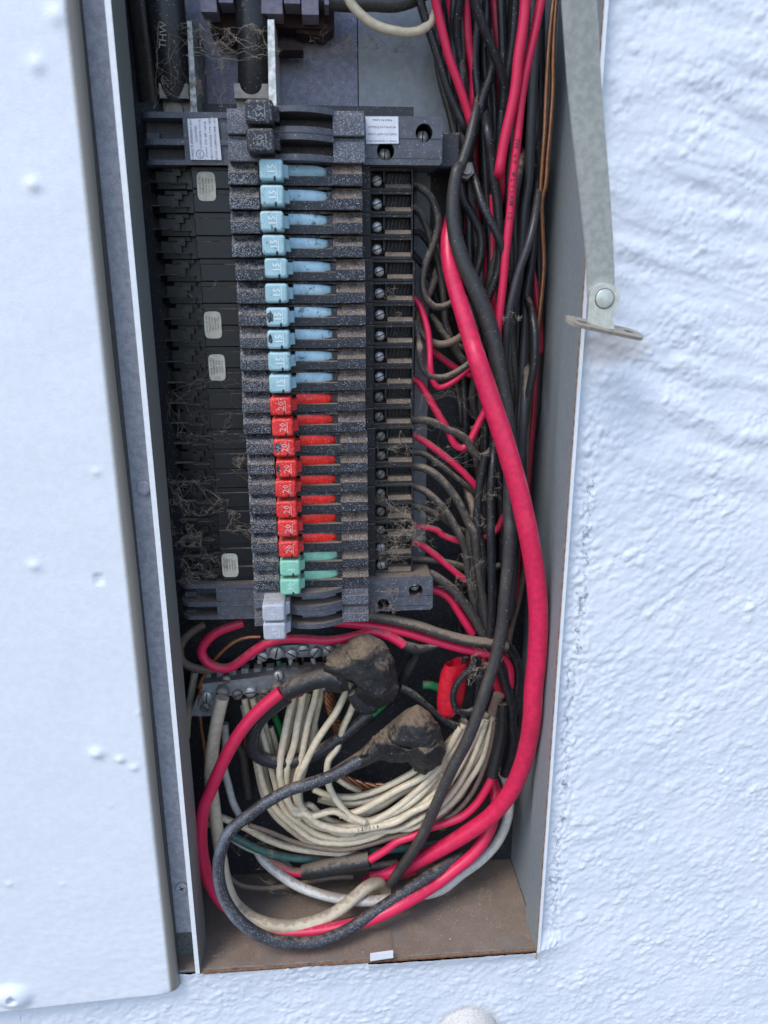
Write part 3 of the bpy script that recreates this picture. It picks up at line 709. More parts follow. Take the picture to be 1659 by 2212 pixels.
kinds = ['15'] * 10 + ['20'] * 8 + ['30'] * 2
EXTRA = {6: ', black smear on its handle, old oval sticker at its left', 8: ', old oval sticker at its left', 0: ', just below the big grey 50 breaker, aged sticker at its left',
         9: ', directly above the first red handle', 10: ', directly below the last blue handle', 12: ', dark smear on its handle', 13: ', dark streak on its handle edge, below the smeared one', 17: ', directly above the first green handle', 18: ', sticker at its left, directly below the last red handle', 19: ', directly above the grey 40 breaker'}
ORD = ['first', 'second', 'third', 'fourth', 'fifth', 'sixth', 'seventh', 'eighth', 'ninth', 'tenth']
protos = {}
br = []
cnt = {}
for i, kd in enumerate(kinds):
    cn = {'15': 'blue', '20': 'red', '30': 'green'}[kd]; cnt[kd] = cnt.get(kd, 0) + 1
    lab = 'black breaker with %s %s handle, %s %s from the top%s' % (cn, kd, ORD[cnt[kd] - 1], cn, EXTRA.get(i, ''))
    lab = ' '.join(lab.split()[:16])
    zc = -PITCH * i
    if kd not in protos:
        hm, am, tm = {'15': (blue_h, blue_arc, embosswhite), '20': (red_h, red_arc, grime('embossed_red_edge', (.75, .45, .42), .5, dust=0, speck=0)), '30': (green_h, green_h, grime('embossed_green_edge', (.45, .70, .58), .5, dust=0))}[kd]
        t = make_breaker(zc, hm, am, kd, lab, tm); protos[kd] = t
    else:
        t = copy_tree(protos[kd], None, (0, 60, zc)); t['label'] = lab
    t.location.x = xs_shift[i] * .001; t.location.y = .06 + random.uniform(-.0004, .0004); WL[t.name] = np.array([xs_shift[i], t.location.y * 1000, zc])
    for ch in t.children:
        if ch.name.split('.')[0] == 'handle': ch.rotation_euler = (0, random.uniform(-.014, .014), random.uniform(-.012, .012)); ch.location = (random.uniform(-.0004, .0004), random.uniform(-.0006, .0006), random.uniform(-.0003, .0003))
    for ch in t.children:
        if ch.name.startswith('terminal_screw') and i not in (0, 10, 18):
            pass
    br.append(t)
# stickers
def old_label(i, px, py, w, h, rot):
    t = br[i]; c = at(px, py, 46.5)
    b = B(); n_ = 28; poly = []
    for k in range(n_):
        a = 2 * math.pi * k / n_; ca, sa = math.cos(a), math.sin(a)
        poly.append((c[0] + w / 2 * abs(ca) ** .45 * np.sign(ca) * (1 - .06 * (sa > .8)), c[2] + h / 2 * abs(sa) ** .35 * np.sign(sa)))
    b.prism(poly, 46.2, 46.6, axis='y'); s_ = b.build('sticker', old_sticker, t)
    b = B()
    for k, tx in enumerate(('1 POLE 120 VAC', 'PANELBOARD', 'HACR TYPE', '10,000 AMP', 'CLASS CTL')):
        put_text(b, tx, 1.5, (c[0] - w * .34 + k * w * .165, 46.15, c[2] + .6), 90, .05)
    b.build('sticker_print', ink, s_)
old_label(0, 446, 403, 10.5, 15.5, 0); old_label(6, 460, 702, 10.2, 15.8, 0); old_label(8, 469, 794, 10, 16, 0); old_label(18, 497, 1221, 10.6, 16.6, 0)
# black smears on some handles
def smear(i, w, h, dx, dz, seed):
    hd = [c for c in br[i].children if c.name.startswith('handle') and not c.name.startswith('handle_slide')][0]
    o0 = WL[br[i].name]; xc = (XH0 + XH1) / 2 + o0[0]; zc = -PITCH * i
    r = random.Random(seed); poly = [(xc + dx + w * math.cos(a) * r.uniform(.6, 1.1), zc + dz + h * math.sin(a) * r.uniform(.6, 1.1)) for a in np.linspace(0, 2 * math.pi, 14)[:-1]]
    WL[hd.name] = o0 + 0; b = B(); yy = 16.43 + (o0[1] - 60); b.prism(poly, yy, yy + .3, axis='y'); b.build('black_smear', black_spray, hd)
smear(6, 2.2, 3.6, -4.0, 0, 3); smear(7, 1.5, 3.0, -4.6, .5, 4); smear(12, 2.4, 3.4, -3.9, 0, 5); smear(13, 1.2, 4.0, -4.9, 0, 6)

# ---- double pole breakers
def double_breaker(zc, pole, hcol, num, label, top):
    t = thing('double_breaker', (0, 60, zc), label, 'circuit breaker', 'two-pole breakers')
    H = pole * 2
    for k, s_ in enumerate((1, -1)):
        z = zc + s_ * pole / 2; z0, z1 = z - pole / 2 + .15, z + pole / 2 - .15
        b = B()     # left end as two curved fins with a pocket
        def fin(za, zb, y_):
            pts = [(X_L - 2, 62)] + [(X_L - 2 + 8 * (1 - math.cos(a)), y_ + 12 - 12 * math.sin(a)) for a in np.linspace(.1, math.pi / 2, 7)] + [(X_ON0 + .4, y_ - 1.4), (X_ON0 + .4, 68), (X_L - 2, 68)]
            b.prism(pts, za, zb, smooth=False)
        fin(z1 - 3.0, z1, 42.5); 
        if s_ == -1: fin(z0, z0 + 2.6, 42.5)
        b.box(X_L + 23, X_ON0 + .4, 42.2, 68, z0, z1 - 3.0); b.box(X_L, X_L + 23, 56, 68, z0, z1 - 3)
        b.box(X_L + 1, X_L + 8, 50, 60, z0 + 1, z0 + 4)
        b.build('left_end', grey_case, t)
        b = B()
        for xa, xb, yo in ((X_ON0, X_ON1 + 2, 28.6), (X_OFF0, X_OFF1 + .5, 30)):
            zm = z - .2
            b.prism([(68, z0), (yo + .6, z0), (yo, z0 + .5), (yo, zm), (yo + 1.6, zm + .2), (yo + 1.8, z1 - 2.2), (yo + 3.6, z1 - 1.6), (yo + 3.8, z1), (68, z1)], xa, xb, 0, axis='x')
            b.build('shoulder', grey_spray, t); b = B()
        b = B()     # slot: curved lips
        def liprail(za, zb, yo):
            xs_ = np.linspace(X_ON1 - 1, X_OFF0 + .3, 14); top_ = [(x, yo - 5.5 + 9.5 * ((x - (X_ON1 + 21)) / 22) ** 2) for x in xs_]
            b.prism(top_ + [(xs_[-1], 66), (xs_[0], 66)], za, zb, smooth=False)
        liprail(z1 - 3.0, z1, 27.5); liprail(z0, z0 + 3.2, 27.5); b.box(X_ON1, X_OFF0, 44, 66, z0 + 3, z1 - 3)
        b.build('slot_rails', grey_case, t)
        if hcol is greyh:
            b = B(); arc_slide(b, XH1 + 1, X_OFF0 - 4, z, 32.5, 5.4); b.build('handle_slide', grime('pale_grey_slide', (.26, .27, .31), .35, dust=.25), t)
        b = B(); hx0, hx1 = (XH0 - 6.0, XH1 - 4.0) if top else (XH0 - 10.5, XH1 - 9.0)
        zz = z + (1.2 if top else -2.2) * (1 if s_ > 0 else 1)
        handle(b, hx0, hx1, zz, 12.0 if top else 11.0, h=11.6, yb=36); b.box(hx0 + 3, hx1 + 2, 22, 42, zz - 3, zz + 3)
        hd = b.build('handle', hcol, t)
        b = B(); yy = (12.0 if top else 11.0) - .08
        put_text(b, num, 5.6, ((hx0 + hx1) / 2 + .3, yy, zz), 90, .25); b.box((hx0 + hx1) / 2 + 2.7, (hx0 + hx1) / 2 + 3.05, yy - .1, yy + .15, zz - 3.2, zz + 3.2)
        b.build('amp_number', grime('dull_embossed_print', (.28, .29, .31), .5, dust=0) if top else grime('embossed_grey_edge', (.62, .64, .68), .5, dust=0), hd)
    z0, z1 = zc - H / 2 + .15, zc + H / 2 - .15
    b = B(); xr = Xp(955, 42, 300) if top else Xp(933, 42, 1290) + 1.0 * 0
    if not top: xr = at(935, 1300, 40)[0]
    # terminal block with two round openings (cut as rings so the holes are real)
    zs_ = (z0 + 1.0, z1 - .6) if top else (z0 + 2.5, z1 + 1.5)
    holes = []
    if top: holes = [(at(916, 287, 41), 4.9), (at(833, 326, 41), 5.0)]
    else: holes = [(at(898, 1276, 41), 4.8), (at(828, 1306, 41), 4.2)]
    x0 = X_OFF1 + .8
    outer = [(x0, zs_[0]), (xr - 1.5, zs_[0]), (xr, zs_[0] + 1.5), (xr, zs_[1] - 1.5), (xr - 1.5, zs_[1]), (x0, zs_[1])]
    pts = [Vector(p_) for p_ in outer]; ed = [(i, (i + 1) % len(outer)) for i in range(len(outer))]; hp = []
    for c, r in holes:
        cz = min(max(c[2], zs_[0] + r + .5), zs_[1] - r - .3)
        h = [(c[0] + r * math.cos(a), cz + r * math.sin(a)) for a in np.linspace(0, 2 * math.pi, 21)[:-1]]
        n0 = len(pts); pts += [Vector(p_) for p_ in h]; ed += [(n0 + i, n0 + (i + 1) % 20) for i in range(20)]; hp.append((h, (c[0], cz), r))
    vv, ee, ff, _, _, _ = delaunay_2d_cdt(pts, ed, [], 0, 1e-5)
    cen = lambda f: sum((vv[i] for i in f), Vector((0, 0))) / len(f)
    ff = [tuple(f) for f in ff if inside(cen(f), outer) and not any(inside(cen(f), h[0]) for h in hp)]
    yf = 41.0
    b.add([(p_[0], yf, p_[1]) for p_ in vv], ff)
    b.add([(p_[0], yf, p_[1]) for p_ in outer] + [(p_[0], 68, p_[1]) for p_ in outer], [(i, (i + 1) % 6, 6 + (i + 1) % 6, 6 + i) for i in range(6)])
    b.build('terminal_block', grey_case, t)
    b = B(); zb = at(900, 325 if top else 1312, 41)[2]
    seam = at(880, 300 if top else 1288, 41)[2]
    b.box(x0 + 18.5, xr - .3, yf - .06, yf + .02, seam - .18, seam + .18); b.box(x0, xr - 1.5, yf - .06, yf + .02, zs_[0] + 3.2, zs_[0] + 3.5)
    b.build('seam', slotm, t)
    b = B()
    for h, (cx, cz), r in hp:
        b.add([(p_[0], yf, p_[1]) for p_ in h] + [(p_[0], 62, p_[1]) for p_ in h], [(i, 20 + i, 20 + (i + 1) % 20, (i + 1) % 20) for i in range(20)], 0, True)
        b.add([(p_[0], 62, p_[1]) for p_ in h], [tuple(range(20))])
    b.build('screw_well', grey_dark, t)
    for k, (h, (cx, cz), r) in enumerate(hp):
        if not top and k == 1: continue
        zo = -1.4 if top else 1.2
        b = B(); b.dome((cx, 52, cz + zo * .6), r * .72, (0, -1, 0), 5, 20, flat=.86); s_ = b.build('terminal_screw', steel, t)
        b = B(); a = 1.5 if top else .15; d = (math.cos(a) * r * .62, math.sin(a) * r * .62); n_ = (-d[1] * .12, d[0] * .12); cz2 = cz + zo * .6
        b.prism([(cx + d[0] + n_[0], cz2 + d[1] + n_[1]), (cx + d[0] - n_[0], cz2 + d[1] - n_[1]), (cx - d[0] - n_[0], cz2 - d[1] - n_[1]), (cx - d[0] + n_[0], cz2 - d[1] + n_[1])], 46.85, 47.3, axis='y')
        b.build('screw_slot', slotm, s_)
    return t
zt = (at(570, 243, 12)[2] + at(570, 300, 12)[2]) / 2 - 1.2
db1 = double_breaker(zt, 13.6, blackh, '50', 'grey two-pole breaker with black 50 handles and white stickers, top of the column', True)
zb_ = (at(607, 1307, 11)[2] + at(607, 1350, 11)[2]) / 2 + 2.2
db2 = double_breaker(min(zb_, -PITCH * 19 - 6.4 - 12.9), 12.8, greyh, '40', 'grey two-pole breaker with pale grey 40 handles, bottom of the column', False)
# modern stickers of the top breaker
def flat_label(t, corners, Y, lines, ang, size, mark=None):
    c = [at(x, y, Y) for x, y in corners]; b = B(); b.prism([(p_[0], p_[2]) for p_ in c], Y - .35, Y + .1, axis='y'); s_ = b.build('sticker', sticker, t)
    cx = sum(p_[0] for p_ in c) / 4; cz = sum(p_[2] for p_ in c) / 4
    b = B()
    for tx, dx, dz, sz in lines: put_text(b, tx, sz, (cx + dx, Y - .4, cz + dz), ang, .04)
    if mark:
        mx, mz, r = mark
        tube(b, [np.array([cx + mx + r * math.cos(a), Y - .4, cz + mz + r * math.sin(a), .16]) for a in np.linspace(0, 2 * math.pi, 22)], 5)
        put_text(b, 'ETL', 1.7, (cx + mx, Y - .4, cz + mz), 90, .04)
    b.build('sticker_print', ink, s_)
flat_label(db1, [(405, 257), (470, 255), (479, 346), (412, 345)], 40.6,
           [('UNIQUE BREAKERS INC', -6.9, 0, 1.9), ('CLASSIFIED', -4.3, 2.6, 1.75), ('CONFORMS TO UL', -2.0, 2.6, 1.75), ('116497  STD 489  HACR', .9, 0, 1.75), ('CIRCUIT BREAKER TYPE: UBIZ', 3.6, 0, 1.6), ('2POLE COMMON TRIP ~AC', 6.2, 0, 1.75)], 90, 1.7, (-2.8, -7.6, 2.1))
flat_label(db1, [(789, 252), (860, 252), (861, 310), (791, 311)], 40.6,
           [('10000A I.C. 120/240VAC 40°C', 0, -5.6, 1.35), ('CLASS CTL 60/75°C WIRE', 0, -2.0, 1.5), ('45 LB-IN LUG TORQUE', 0, 1.6, 1.5), ('MADE IN CHINA', 0, 5.2, 1.5)], 180, 1.6)
# grey filler block behind the top breaker, right end
b = B(); p = at(965, 330, 55); b.box(p[0] - 8, p[0] + 7, 50, 80, p[2] - 9, p[2] + 10, bev=1)
b.build('stab_block', grey_dark, label='dark grey plastic block just right of the top two-pole breaker', cat='plastic block')

# ================================================================== top of the panel: bus blades, lugs, feeders
def wedge(name, pxs, Y0, Y1, mat, label, cat, group=None, parent=None, slant=0):
    P_ = [at(x, y, Y0) for x, y in pxs]; b = B(); b.prism([(p_[0], p_[2]) for p_ in P_], Y0, Y1, axis='y')
    return b.build(name, mat, parent, label=label, cat=cat, group=group)
blade_m = grime('bright_bus_metal', (.62, .62, .58), .33, dust=.2, speck=.0, metal=.6, bump=.5, var=.25)
wedge('bus_bar', [(578, 42), (592, 42), (598, 256), (581, 256)], 40, 88, blade_m, 'bright metal bus blade standing above the black 50 handle', 'bus bar', 'bus blades')
wedge('bus_bar', [(404, 45), (414, 45), (428, 270), (413, 270)], 46, 88, grime('tarnished_bus_metal', (.33, .34, .33), .5, dust=.45, metal=.5, bump=.6, var=.5), 'tarnished metal bus blade above the left sticker of the top breaker', 'bus bar', 'bus blades')
def lug(px0, px1, py0, py1, Y, label, scx):
    a = at(px0, py0, Y); c = at(px1, py1, Y); xm = (a[0] + c[0]) / 2; w = abs(c[0] - a[0]); zt_, zb2 = a[2], c[2]
    t = thing('cable_lug', (xm, 80, zb2), label, 'cable lug', 'cable lugs')
    r = w * .33
    arcp = [(xm + r * math.cos(t_), zt_ + 1.0 + r * math.sin(t_) * .9) for t_ in np.linspace(0, -math.pi, 12)]
    poly = [(xm + w / 2, zt_ + 1)] + arcp + [(xm - w / 2, zt_ + 1), (xm - w / 2, zt_ - 6.5), (xm + w / 2, zt_ - 6.5)]
    b = B(); b.prism(poly, Y - 6, Y + 14, axis='y'); b.box(xm - w / 2 + .5, xm + w / 2, Y, Y + 22, zb2 - 4, zt_ - 6.4); b.build('lug_body', steel_dull, t)
    b = B(); b.cyl((xm + scx, Y + 2, zb2 + 5), (xm + scx, Y - 3, zb2 + 5), 5.2, 4.8, 20); b.build('lug_screw', steel_dull, t)
lug(348, 415, 190, 262, 60, 'dusty metal lug on the left black feeder cable', -1)
lug(508, 583, 190, 262, 60, 'dusty metal lug on the middle black feeder cable', -1)
def cable(name, pts, r, mat, label, cat, group=None, seg=20, kind=None, parent=None, wob=0):
    b = B(); tube(b, smooth_path([np.append(at(x, y, Y), r) for x, y, Y in pts], 3), seg, wob=wob); return b.build(name, mat, parent, label=label, cat=cat, group=group, kind=kind)
cable('feeder_cable', [(352, -60, 55), (362, 60, 56), (375, 150, 60), (380, 215, 64)], 10.5, wiremat('K', .3), 'thick black feeder cable at the far left top of the box', 'cable', 'black feeder cables', 24)
cable('feeder_cable', [(538, -60, 56), (545, 60, 57), (548, 150, 60), (547, 205, 64)], 8.9, wiremat('K', .3), 'thick black feeder cable between the two metal bus blades', 'cable', 'black feeder cables', 24)
cable('feeder_cable', [(300, -60, 70), (318, 80, 72), (330, 190, 76), (345, 300, 80)], 8.5, wiremat('K', .6), 'shadowed thick black cable against the left side of the box top', 'cable', 'black feeder cables', 24)
# raised print on the left feeder
b = B(); q = at(352, 75, 44.0); put_text(b, 'THW', 5.4, (q[0], 44.7, q[2]), 83, .3); o_ = b.build('cable_print', plain('worn_grey_print', (.33, .30, .26), .7), label='worn grey lettering printed on the left feeder cable', cat='print')
# insulator comb above (cream/violet feet, maroon body)
ins = thing('bus_insulator', (0, 80, 60), 'maroon insulator block with violet grey feet along the top edge', 'insulator')
b = B()
for x0_, x1_, y1_ in ((560, 612, 30), (612, 650, 8), (650, 690, 32), (700, 712, 10), (430, 470, 26), (470, 505, 6)):
    a = at(x0_, -40, 50); c = at(x1_, y1_, 50); b.box(a[0], c[0] - .4, 50, 66, c[2], a[2])
b.build('insulator_feet', grime('violet_grey_bakelite', (.22, .20, .25), .6, dust=.5, bump=.4), ins)
b = B()
for pl in ([(452, -30), (705, -30), (700, 62), (600, 58), (598, 90), (655, 100), (655, 108), (590, 108), (455, 70)],):
    P_ = [at(x, y, 70) for x, y in pl]; b.prism([(p_[0], p_[2]) for p_ in P_], 70, 86, axis='y')
b.build('insulator_body', maroon, ins)
wedge('insulator_barrier', [(640, -30), (722, -30), (722, 60), (700, 78), (640, 70)], 74, 90, maroon, 'dark maroon barrier plate behind the insulator feet', 'barrier')
# shelf crease on back plate
# ================================================================== neutral bars
def nbar(pl, Y, D, screws, label, tilt=0, sm=None):
    P_ = [at(x, y, Y) for x, y in pl]; xs_ = [p_[0] for p_ in P_]; zs_ = [p_[2] for p_ in P_]
    t = thing('neutral_bar', (np.mean(xs_), Y + D, min(zs_)), label, 'terminal bar', 'neutral bars')
    b = B(); b.prism([(p_[0], p_[2]) for p_ in P_], Y, Y + D, axis='y')
    # top teeth
    x0_, x1_ = min(xs_), max(xs_); ztop = max(zs_)
    b.build('bar', alu, t)
    for x, y, r, h, tall in screws:
        c = at(x, y, Y); b = B()
        b.dome((c[0], Y, c[2]), r, (0, -1, 0), h, 18, flat=.8)
        s_ = b.build('terminal_screw', random.choice([steel, steel, steel_dull]), t)
        b = B(); a = random.uniform(0, 3.1); d = (math.cos(a) * r * .8, math.sin(a) * r * .8); n_ = (-d[1] * .12, d[0] * .12)
        b.prism([(c[0] + d[0] + n_[0], c[2] + d[1] + n_[1]), (c[0] + d[0] - n_[0], c[2] + d[1] - n_[1]), (c[0] - d[0] - n_[0], c[2] - d[1] - n_[1]), (c[0] - d[0] + n_[0], c[2] - d[1] + n_[1])], Y - h - .12, Y - h + .2, axis='y')
        b.build('screw_slot', slotm, s_)
    return t
S = lambda l: [(380.2 + x * .375, 1382.5 + y * .375, r, h, 0) for x, y, r, h in l]
nbar([(380 + 150 * .375, 1382 + 255 * .375), (380 + 560 * .375, 1382 + 205 * .375), (380 + 900 * .375, 1382 + 190 * .375), (380 + 900 * .375, 1382 + 290 * .375), (380 + 560 * .375, 1382 + 300 * .375), (380 + 230 * .375, 1382 + 330 * .375), (380 + 220 * .375, 1382 + 440 * .375), (380 + 80 * .375, 1382 + 440 * .375)], 62, 14,
     S([(180, 320, 4.2, 3), (270, 290, 4.9, 6), (355, 310, 3.8, 3), (430, 285, 4.3, 5), (510, 300, 3.8, 3), (585, 265, 4.3, 5), (660, 280, 3.8, 3), (290, 222, 3.4, 3), (590, 198, 3.4, 3), (740, 230, 3.8, 4), (820, 240, 3.8, 4), (170, 385, 3.8, 2)]),
     'aluminium neutral bar with white wires, lower of the two')
nbar([(380 + 520 * .375, 1382 + 40 * .375), (380 + 880 * .375, 1382 + 18 * .375), (380 + 1080 * .375, 1382 + 10 * .375), (380 + 1080 * .375, 1382 + 90 * .375), (380 + 520 * .375, 1382 + 105 * .375)], 76, 10,
     S([(580, 65, 5.4, 4), (665, 75, 4.4, 3), (735, 50, 4.4, 3), (805, 65, 4.4, 3), (880, 50, 4.6, 4), (960, 60, 4.4, 3), (500, 90, 4.0, 3), (430, 80, 4.0, 3)]),
     'aluminium neutral bar close under the breakers, upper of the two')
b = B()   # notched plate between the bars
for k in range(11):
    a = at(380 + (160 + k * 72) * .375, 1382 + (172 - k * 1.5) * .375, 70); c = at(380 + (205 + k * 72) * .375, 1382 + (245 - k * 2) * .375, 70)
    b.box(a[0], c[0], 70, 78, c[2], a[2])
a = at(380 + 150 * .375, 1382 + 225 * .375, 70); c = at(380 + 960 * .375, 1382 + 262 * .375, 70); b.box(a[0], c[0], 70.5, 79, c[2], a[2] - .3)
b.build('notched_strap', alu, label='notched aluminium strap between the two neutral bars', cat='strap')

# ================================================================== wires
VW = {'1': (241.9, 0, .375), '2': (743.1, 0, .375), '3': (293.8, 328.3, .375), '4': (743.1, 345.6, .375), '5': (293.8, 725.8, .375), '6': (743.1, 743.1, .375),
      '7': (345.6, 1123.3, .375), '8': (743.1, 1140.6, .375), 'a': (380.2, 1382.5, .375), 'b': (691.2, 1512.1, .375), 'c': (345.6, 1728.1, .5208), 'd': (0, 0, 1)}
def path(s):
    v = 'd'; P_ = []; Ys = []
    for tk in s.split():
        if tk.endswith(':'): v = tk[:-1]; continue
        a = [float(q) for q in tk.split(',')]; ox, oy, k = VW[v]
        P_.append((ox + a[0] * k, oy + a[1] * k)); Ys.append(a[2] if len(a) > 2 else None)
    kn = [i for i, y in enumerate(Ys) if y is not None]
    Ys = np.interp(range(len(Ys)), kn, [Ys[i] for i in kn])
    return [(x, y, Y) for (x, y), Y in zip(P_, Ys)]
WIRES = []
def wire(label, col, w, dust, s, group=None, name='wire', seg=12, cat='wire', mat=None, taper=None):
    w = w * 1.1 if group == gut else w
    pts = path(s); mid = at(*pts[len(pts) // 2]); r = w * mmpx(mid) / 2
    Q = [np.append(at(*p_), r) for p_ in pts]
    if taper:
        for i, q in enumerate(Q): q[3] = r * np.interp(i / (len(Q) - 1), *taper)
    Q = smooth_path(Q, 2.6 if r < 4 else 3.2)
    # keep inside the box
    for q in Q:
        q[0] = min(q[0], BX1 - q[3] - .3) if q[1] > 31 else q[0]; q[1] = min(q[1], BY - 1.5 - q[3]); q[2] = max(q[2], ZB + q[3])
    b = B(); tube(b, Q, seg if r < 4 else 20, wob=.035 if dust > .6 else .012, seed=len(WIRES))
    o = b.build(name, mat or wiremat(col, dust), label=label, cat=cat, group=group); WIRES.append((o, Q)); return o
gut = 'wires running down the right gutter'
wire('black wire at the left edge of the gutter bundle top, curving to the right', 'K', 17, .2, '2: 430,-60,52 445,30 475,130 520,260 560,390 595,510 645,630 700,750,62 740,860,84', gut)
wire('bright red wire slanting down from the top, leftmost red of the gutter', 'R', 17, .1, '2: 505,-80,46 525,0 560,150 605,330 665,500 710,640 735,730,60 770,850,84', gut)
wire('short red wire piece seen behind the leftmost red wire at the top', 'R', 14, .2, '2: 590,-60,62 605,0 625,130 640,250 650,400,74', gut)
wire('black wire between the first two red wires at the top', 'K', 19, .2, '2: 690,-80,54 665,20 650,130 655,260 685,420 700,560 700,700,72', gut)
wire('red wire with a blunt bend right of the first red wire at the top', 'R', 17, .15, '2: 690,-60,60 703,60 718,250 745,430 740,580 738,680,70', gut)
wire('black wire crossing from upper left to lower right over the gutter top', 'K', 18, .15, '2: 720,-90,38 750,0 790,120 830,220 872,320 910,430 925,510 920,620,58', gut)
wire('dull red wire behind the crossing black wire near the top', 'r', 17, .3, '2: 850,-60,66 865,0 880,150 900,300 900,450 905,600,72', gut)
wire('pale grey white wire among the black wires at the gutter top', 'W', 12, .4, '2: 905,-60,72 908,0 917,120 927,250 925,400,76', gut)
wire('dark wire just right of the pale wire at the gutter top', 'K', 14, .4, '2: 935,-60,70 940,60 945,200 935,400 925,560,74', gut)
wire('black wire straight beside the brightest red wire at the top', 'K', 16, .3, '2: 990,-60,52 985,30 975,200 955,350 930,500 912,650 895,800 885,930 4: 890,180,66', gut)
wire('brightest red wire running down the middle of the gutter', 'R', 20, .1, '2: 1050,-80,32 1045,0 1030,160 1005,330 988,500 960,650 930,780 908,900 893,1000,44 4: 897,60 900,160,58 880,330,84', gut)
wire('long red wire with faint print right of the brightest one', 'R', 17, .1, '2: 1150,-80,38 1135,0 1105,150 1072,300 1040,450 1018,600 1003,750 988,900 972,1040 4: 963,250 945,420 930,560 918,700 900,850 885,1000 890,1106 6: 870,120,50', gut)
wire('black wire bending left then right in front of the big cables', 'K', 18, .2, '2: 800,180,84 852,400,60 800,560 765,700 725,850 680,980 660,1060 4: 668,130 685,220 740,320 785,420 790,520 772,610 745,700,62', gut)
wire('black wire behind that drops straight below the first red wires', 'K', 18, .15, '2: 870,380,84 822,600 790,760 772,950 4: 762,50 768,250 770,450 750,700,76', gut)
wire('black wire snaking over the two reds beside the rail', 'K', 18, .2, '2: 800,560,84 828,760,50 850,900 865,1040 4: 878,200 892,380 898,520 888,640 850,740 815,830 800,930,60', gut)
wire('straight red wire behind the snaking black wire', 'R', 16, .1, '2: 780,740,84 805,930 4: 812,60 822,250 824,450 826,600 828,760 840,900,64', gut)
wire('second straight red wire just right of the snaking black wire', 'R', 12, .2, '4: 850,200,64 855,420 855,620 865,820 872,980 880,1106,66', gut)
wire('dark grey wire left of the copper pair, upper gutter', 'k', 19, .35, '2: 1110,200,62 1090,450 1082,650 1072,850 1062,1050 4: 1045,250 1030,450 1010,650 975,850 960,1000,66', gut)
wire('dark grey wire against the copper pair, nearly straight', 'k', 16, .35, '2: 1090,700,84 1095,1050 4: 1097,250 1097,430 1080,600 1058,720 1045,850 1040,1000 6: 1035,60 1020,300 1010,550 1000,800,64 8: 985,200,70 975,500,80', gut)
wire('bare copper wire at the right, left of the copper pair', 'C', 9, .2, '2: 1215,-60,58 1205,0 1180,250 1165,500 1155,750 1140,950 1130,1100 4: 1128,250,66', gut)
wire('bare copper wire at the right, right of the copper pair', 'C', 10, .2, '2: 1226,-60,60 1212,120 1203,350 1203,500 1190,700 1172,900 1158,1080 4: 1140,220 1143,420 1150,600 1135,800 1112,1000 1100,1106 6: 1085,200,72', gut)
wire('black speckled wire bending in an S beside the second red wire', 'K', 18, .25, '2: 1050,700,84 1030,1040 4: 1015,120 990,300 975,430 990,600 1030,740 1025,850 1015,1000 1008,1106 6: 975,120 945,260 935,420,80', gut)
wire('black wire emerging under the red wire at mid height', 'K', 16, .2, '4: 905,700,84 950,880 945,1000 925,1106 6: 905,60,66', gut)
wire('dusty black wire right of the speckled S wire', 'K', 18, .5, '4: 1100,560,84 1082,800 1070,950 1058,1106 6: 1045,100 1020,300 1008,520 1000,700 1000,900 8: 990,50,66', gut)
wire('dark red wire along the right side wall', 'r', 13, .2, '4: 1085,500,86 1120,900,76 1125,1106 6: 1110,60 1100,200 1088,420 1070,650 1055,850 1040,1000 8: 1010,80 1000,200 985,420 960,520,72', gut)
wire('brown dusty wire next to the dark red wire along the wall', 'B', 11, .5, '6: 1075,200,74 1055,500 1045,800 1035,1060 8: 1040,200 1010,400 960,600 940,740,70', gut)
wire('red wire glimpsed behind the bundle near the top of the rail', 'r', 16, .4, '4: 755,200,74 735,280 710,350 690,430 700,520,78', gut)
for k, (x0_, x1_, yd) in enumerate(((560, 640, 78), (780, 800, 80), (1010, 960, 80), (880, 870, 82), (1130, 1090, 82), (1060, 1030, 82), (700, 760, 82))):
    wire(('black wire deep in the gutter, under the leftmost red wire', 'black wire deep in the gutter, below the pale wire', 'black wire deep in the gutter, under the brightest red wire', 'black wire deep in the gutter, behind the straight reds', 'black wire deep in the gutter beside the copper pair', 'black wire deep in the gutter, behind the dark grey wires', 'black wire deep in the gutter, behind the bent red wire')[k],
         'K', 17, .3, '2: %d,-60,%d %d,500 4: %d,300 %d,1000 6: %d,500 8: %d,0 %d,700,%d' % (x0_, yd, (x0_ + x1_) // 2 + 20, x1_ + 30, x1_ + 40, x1_ + 60 if x1_ < 900 else x1_, min(x1_ + 60, 940), min(x1_ + 20, 900), yd - 4), gut)
for k in range(15):
    R_ = random.Random(k + 40); x0_ = 560 + k * 38; yd = R_.choice((64, 68, 72, 76)); amp = R_.uniform(10, 34)
    xs_ = [x0_ * 1.0, x0_ * .8 + 190, x0_ * .62 + 330, x0_ * .55 + 390, x0_ * .5 + 440, x0_ * .42 + 520, x0_ * .36 + 570]
    q_ = ['2: %d,-70,%d' % (x0_, yd), '2: %d,350' % (xs_[0] + R_.gauss(0, amp)), '2: %d,760' % (xs_[1] + R_.gauss(0, amp)), '4: %d,200' % (xs_[2] + R_.gauss(0, amp)), '4: %d,600' % (xs_[3] + R_.gauss(0, amp)),
          '4: %d,1000' % (xs_[4] + R_.gauss(0, amp)), '6: %d,300' % (xs_[5] + R_.gauss(0, amp * .6)), '6: %d,700' % (xs_[6] + R_.gauss(0, amp * .5)), '8: %d,60' % (xs_[6] + R_.gauss(0, 16)), '8: %d,500,%d' % (xs_[6] + R_.gauss(0, 16), yd + 4)]
    rd = k in (4, 10)
    wire('dark red wire half hidden deep in the gutter, %s' % ('left' if k == 4 else 'right') if rd else 'dusty dark wire half hidden deep in the gutter bundle', 'r' if rd else ('K', 'k', 'K')[k % 3], 17, R_.choice((.3, .55, .8)), ' '.join(q_), gut if rd else 'half hidden dark gutter wires')
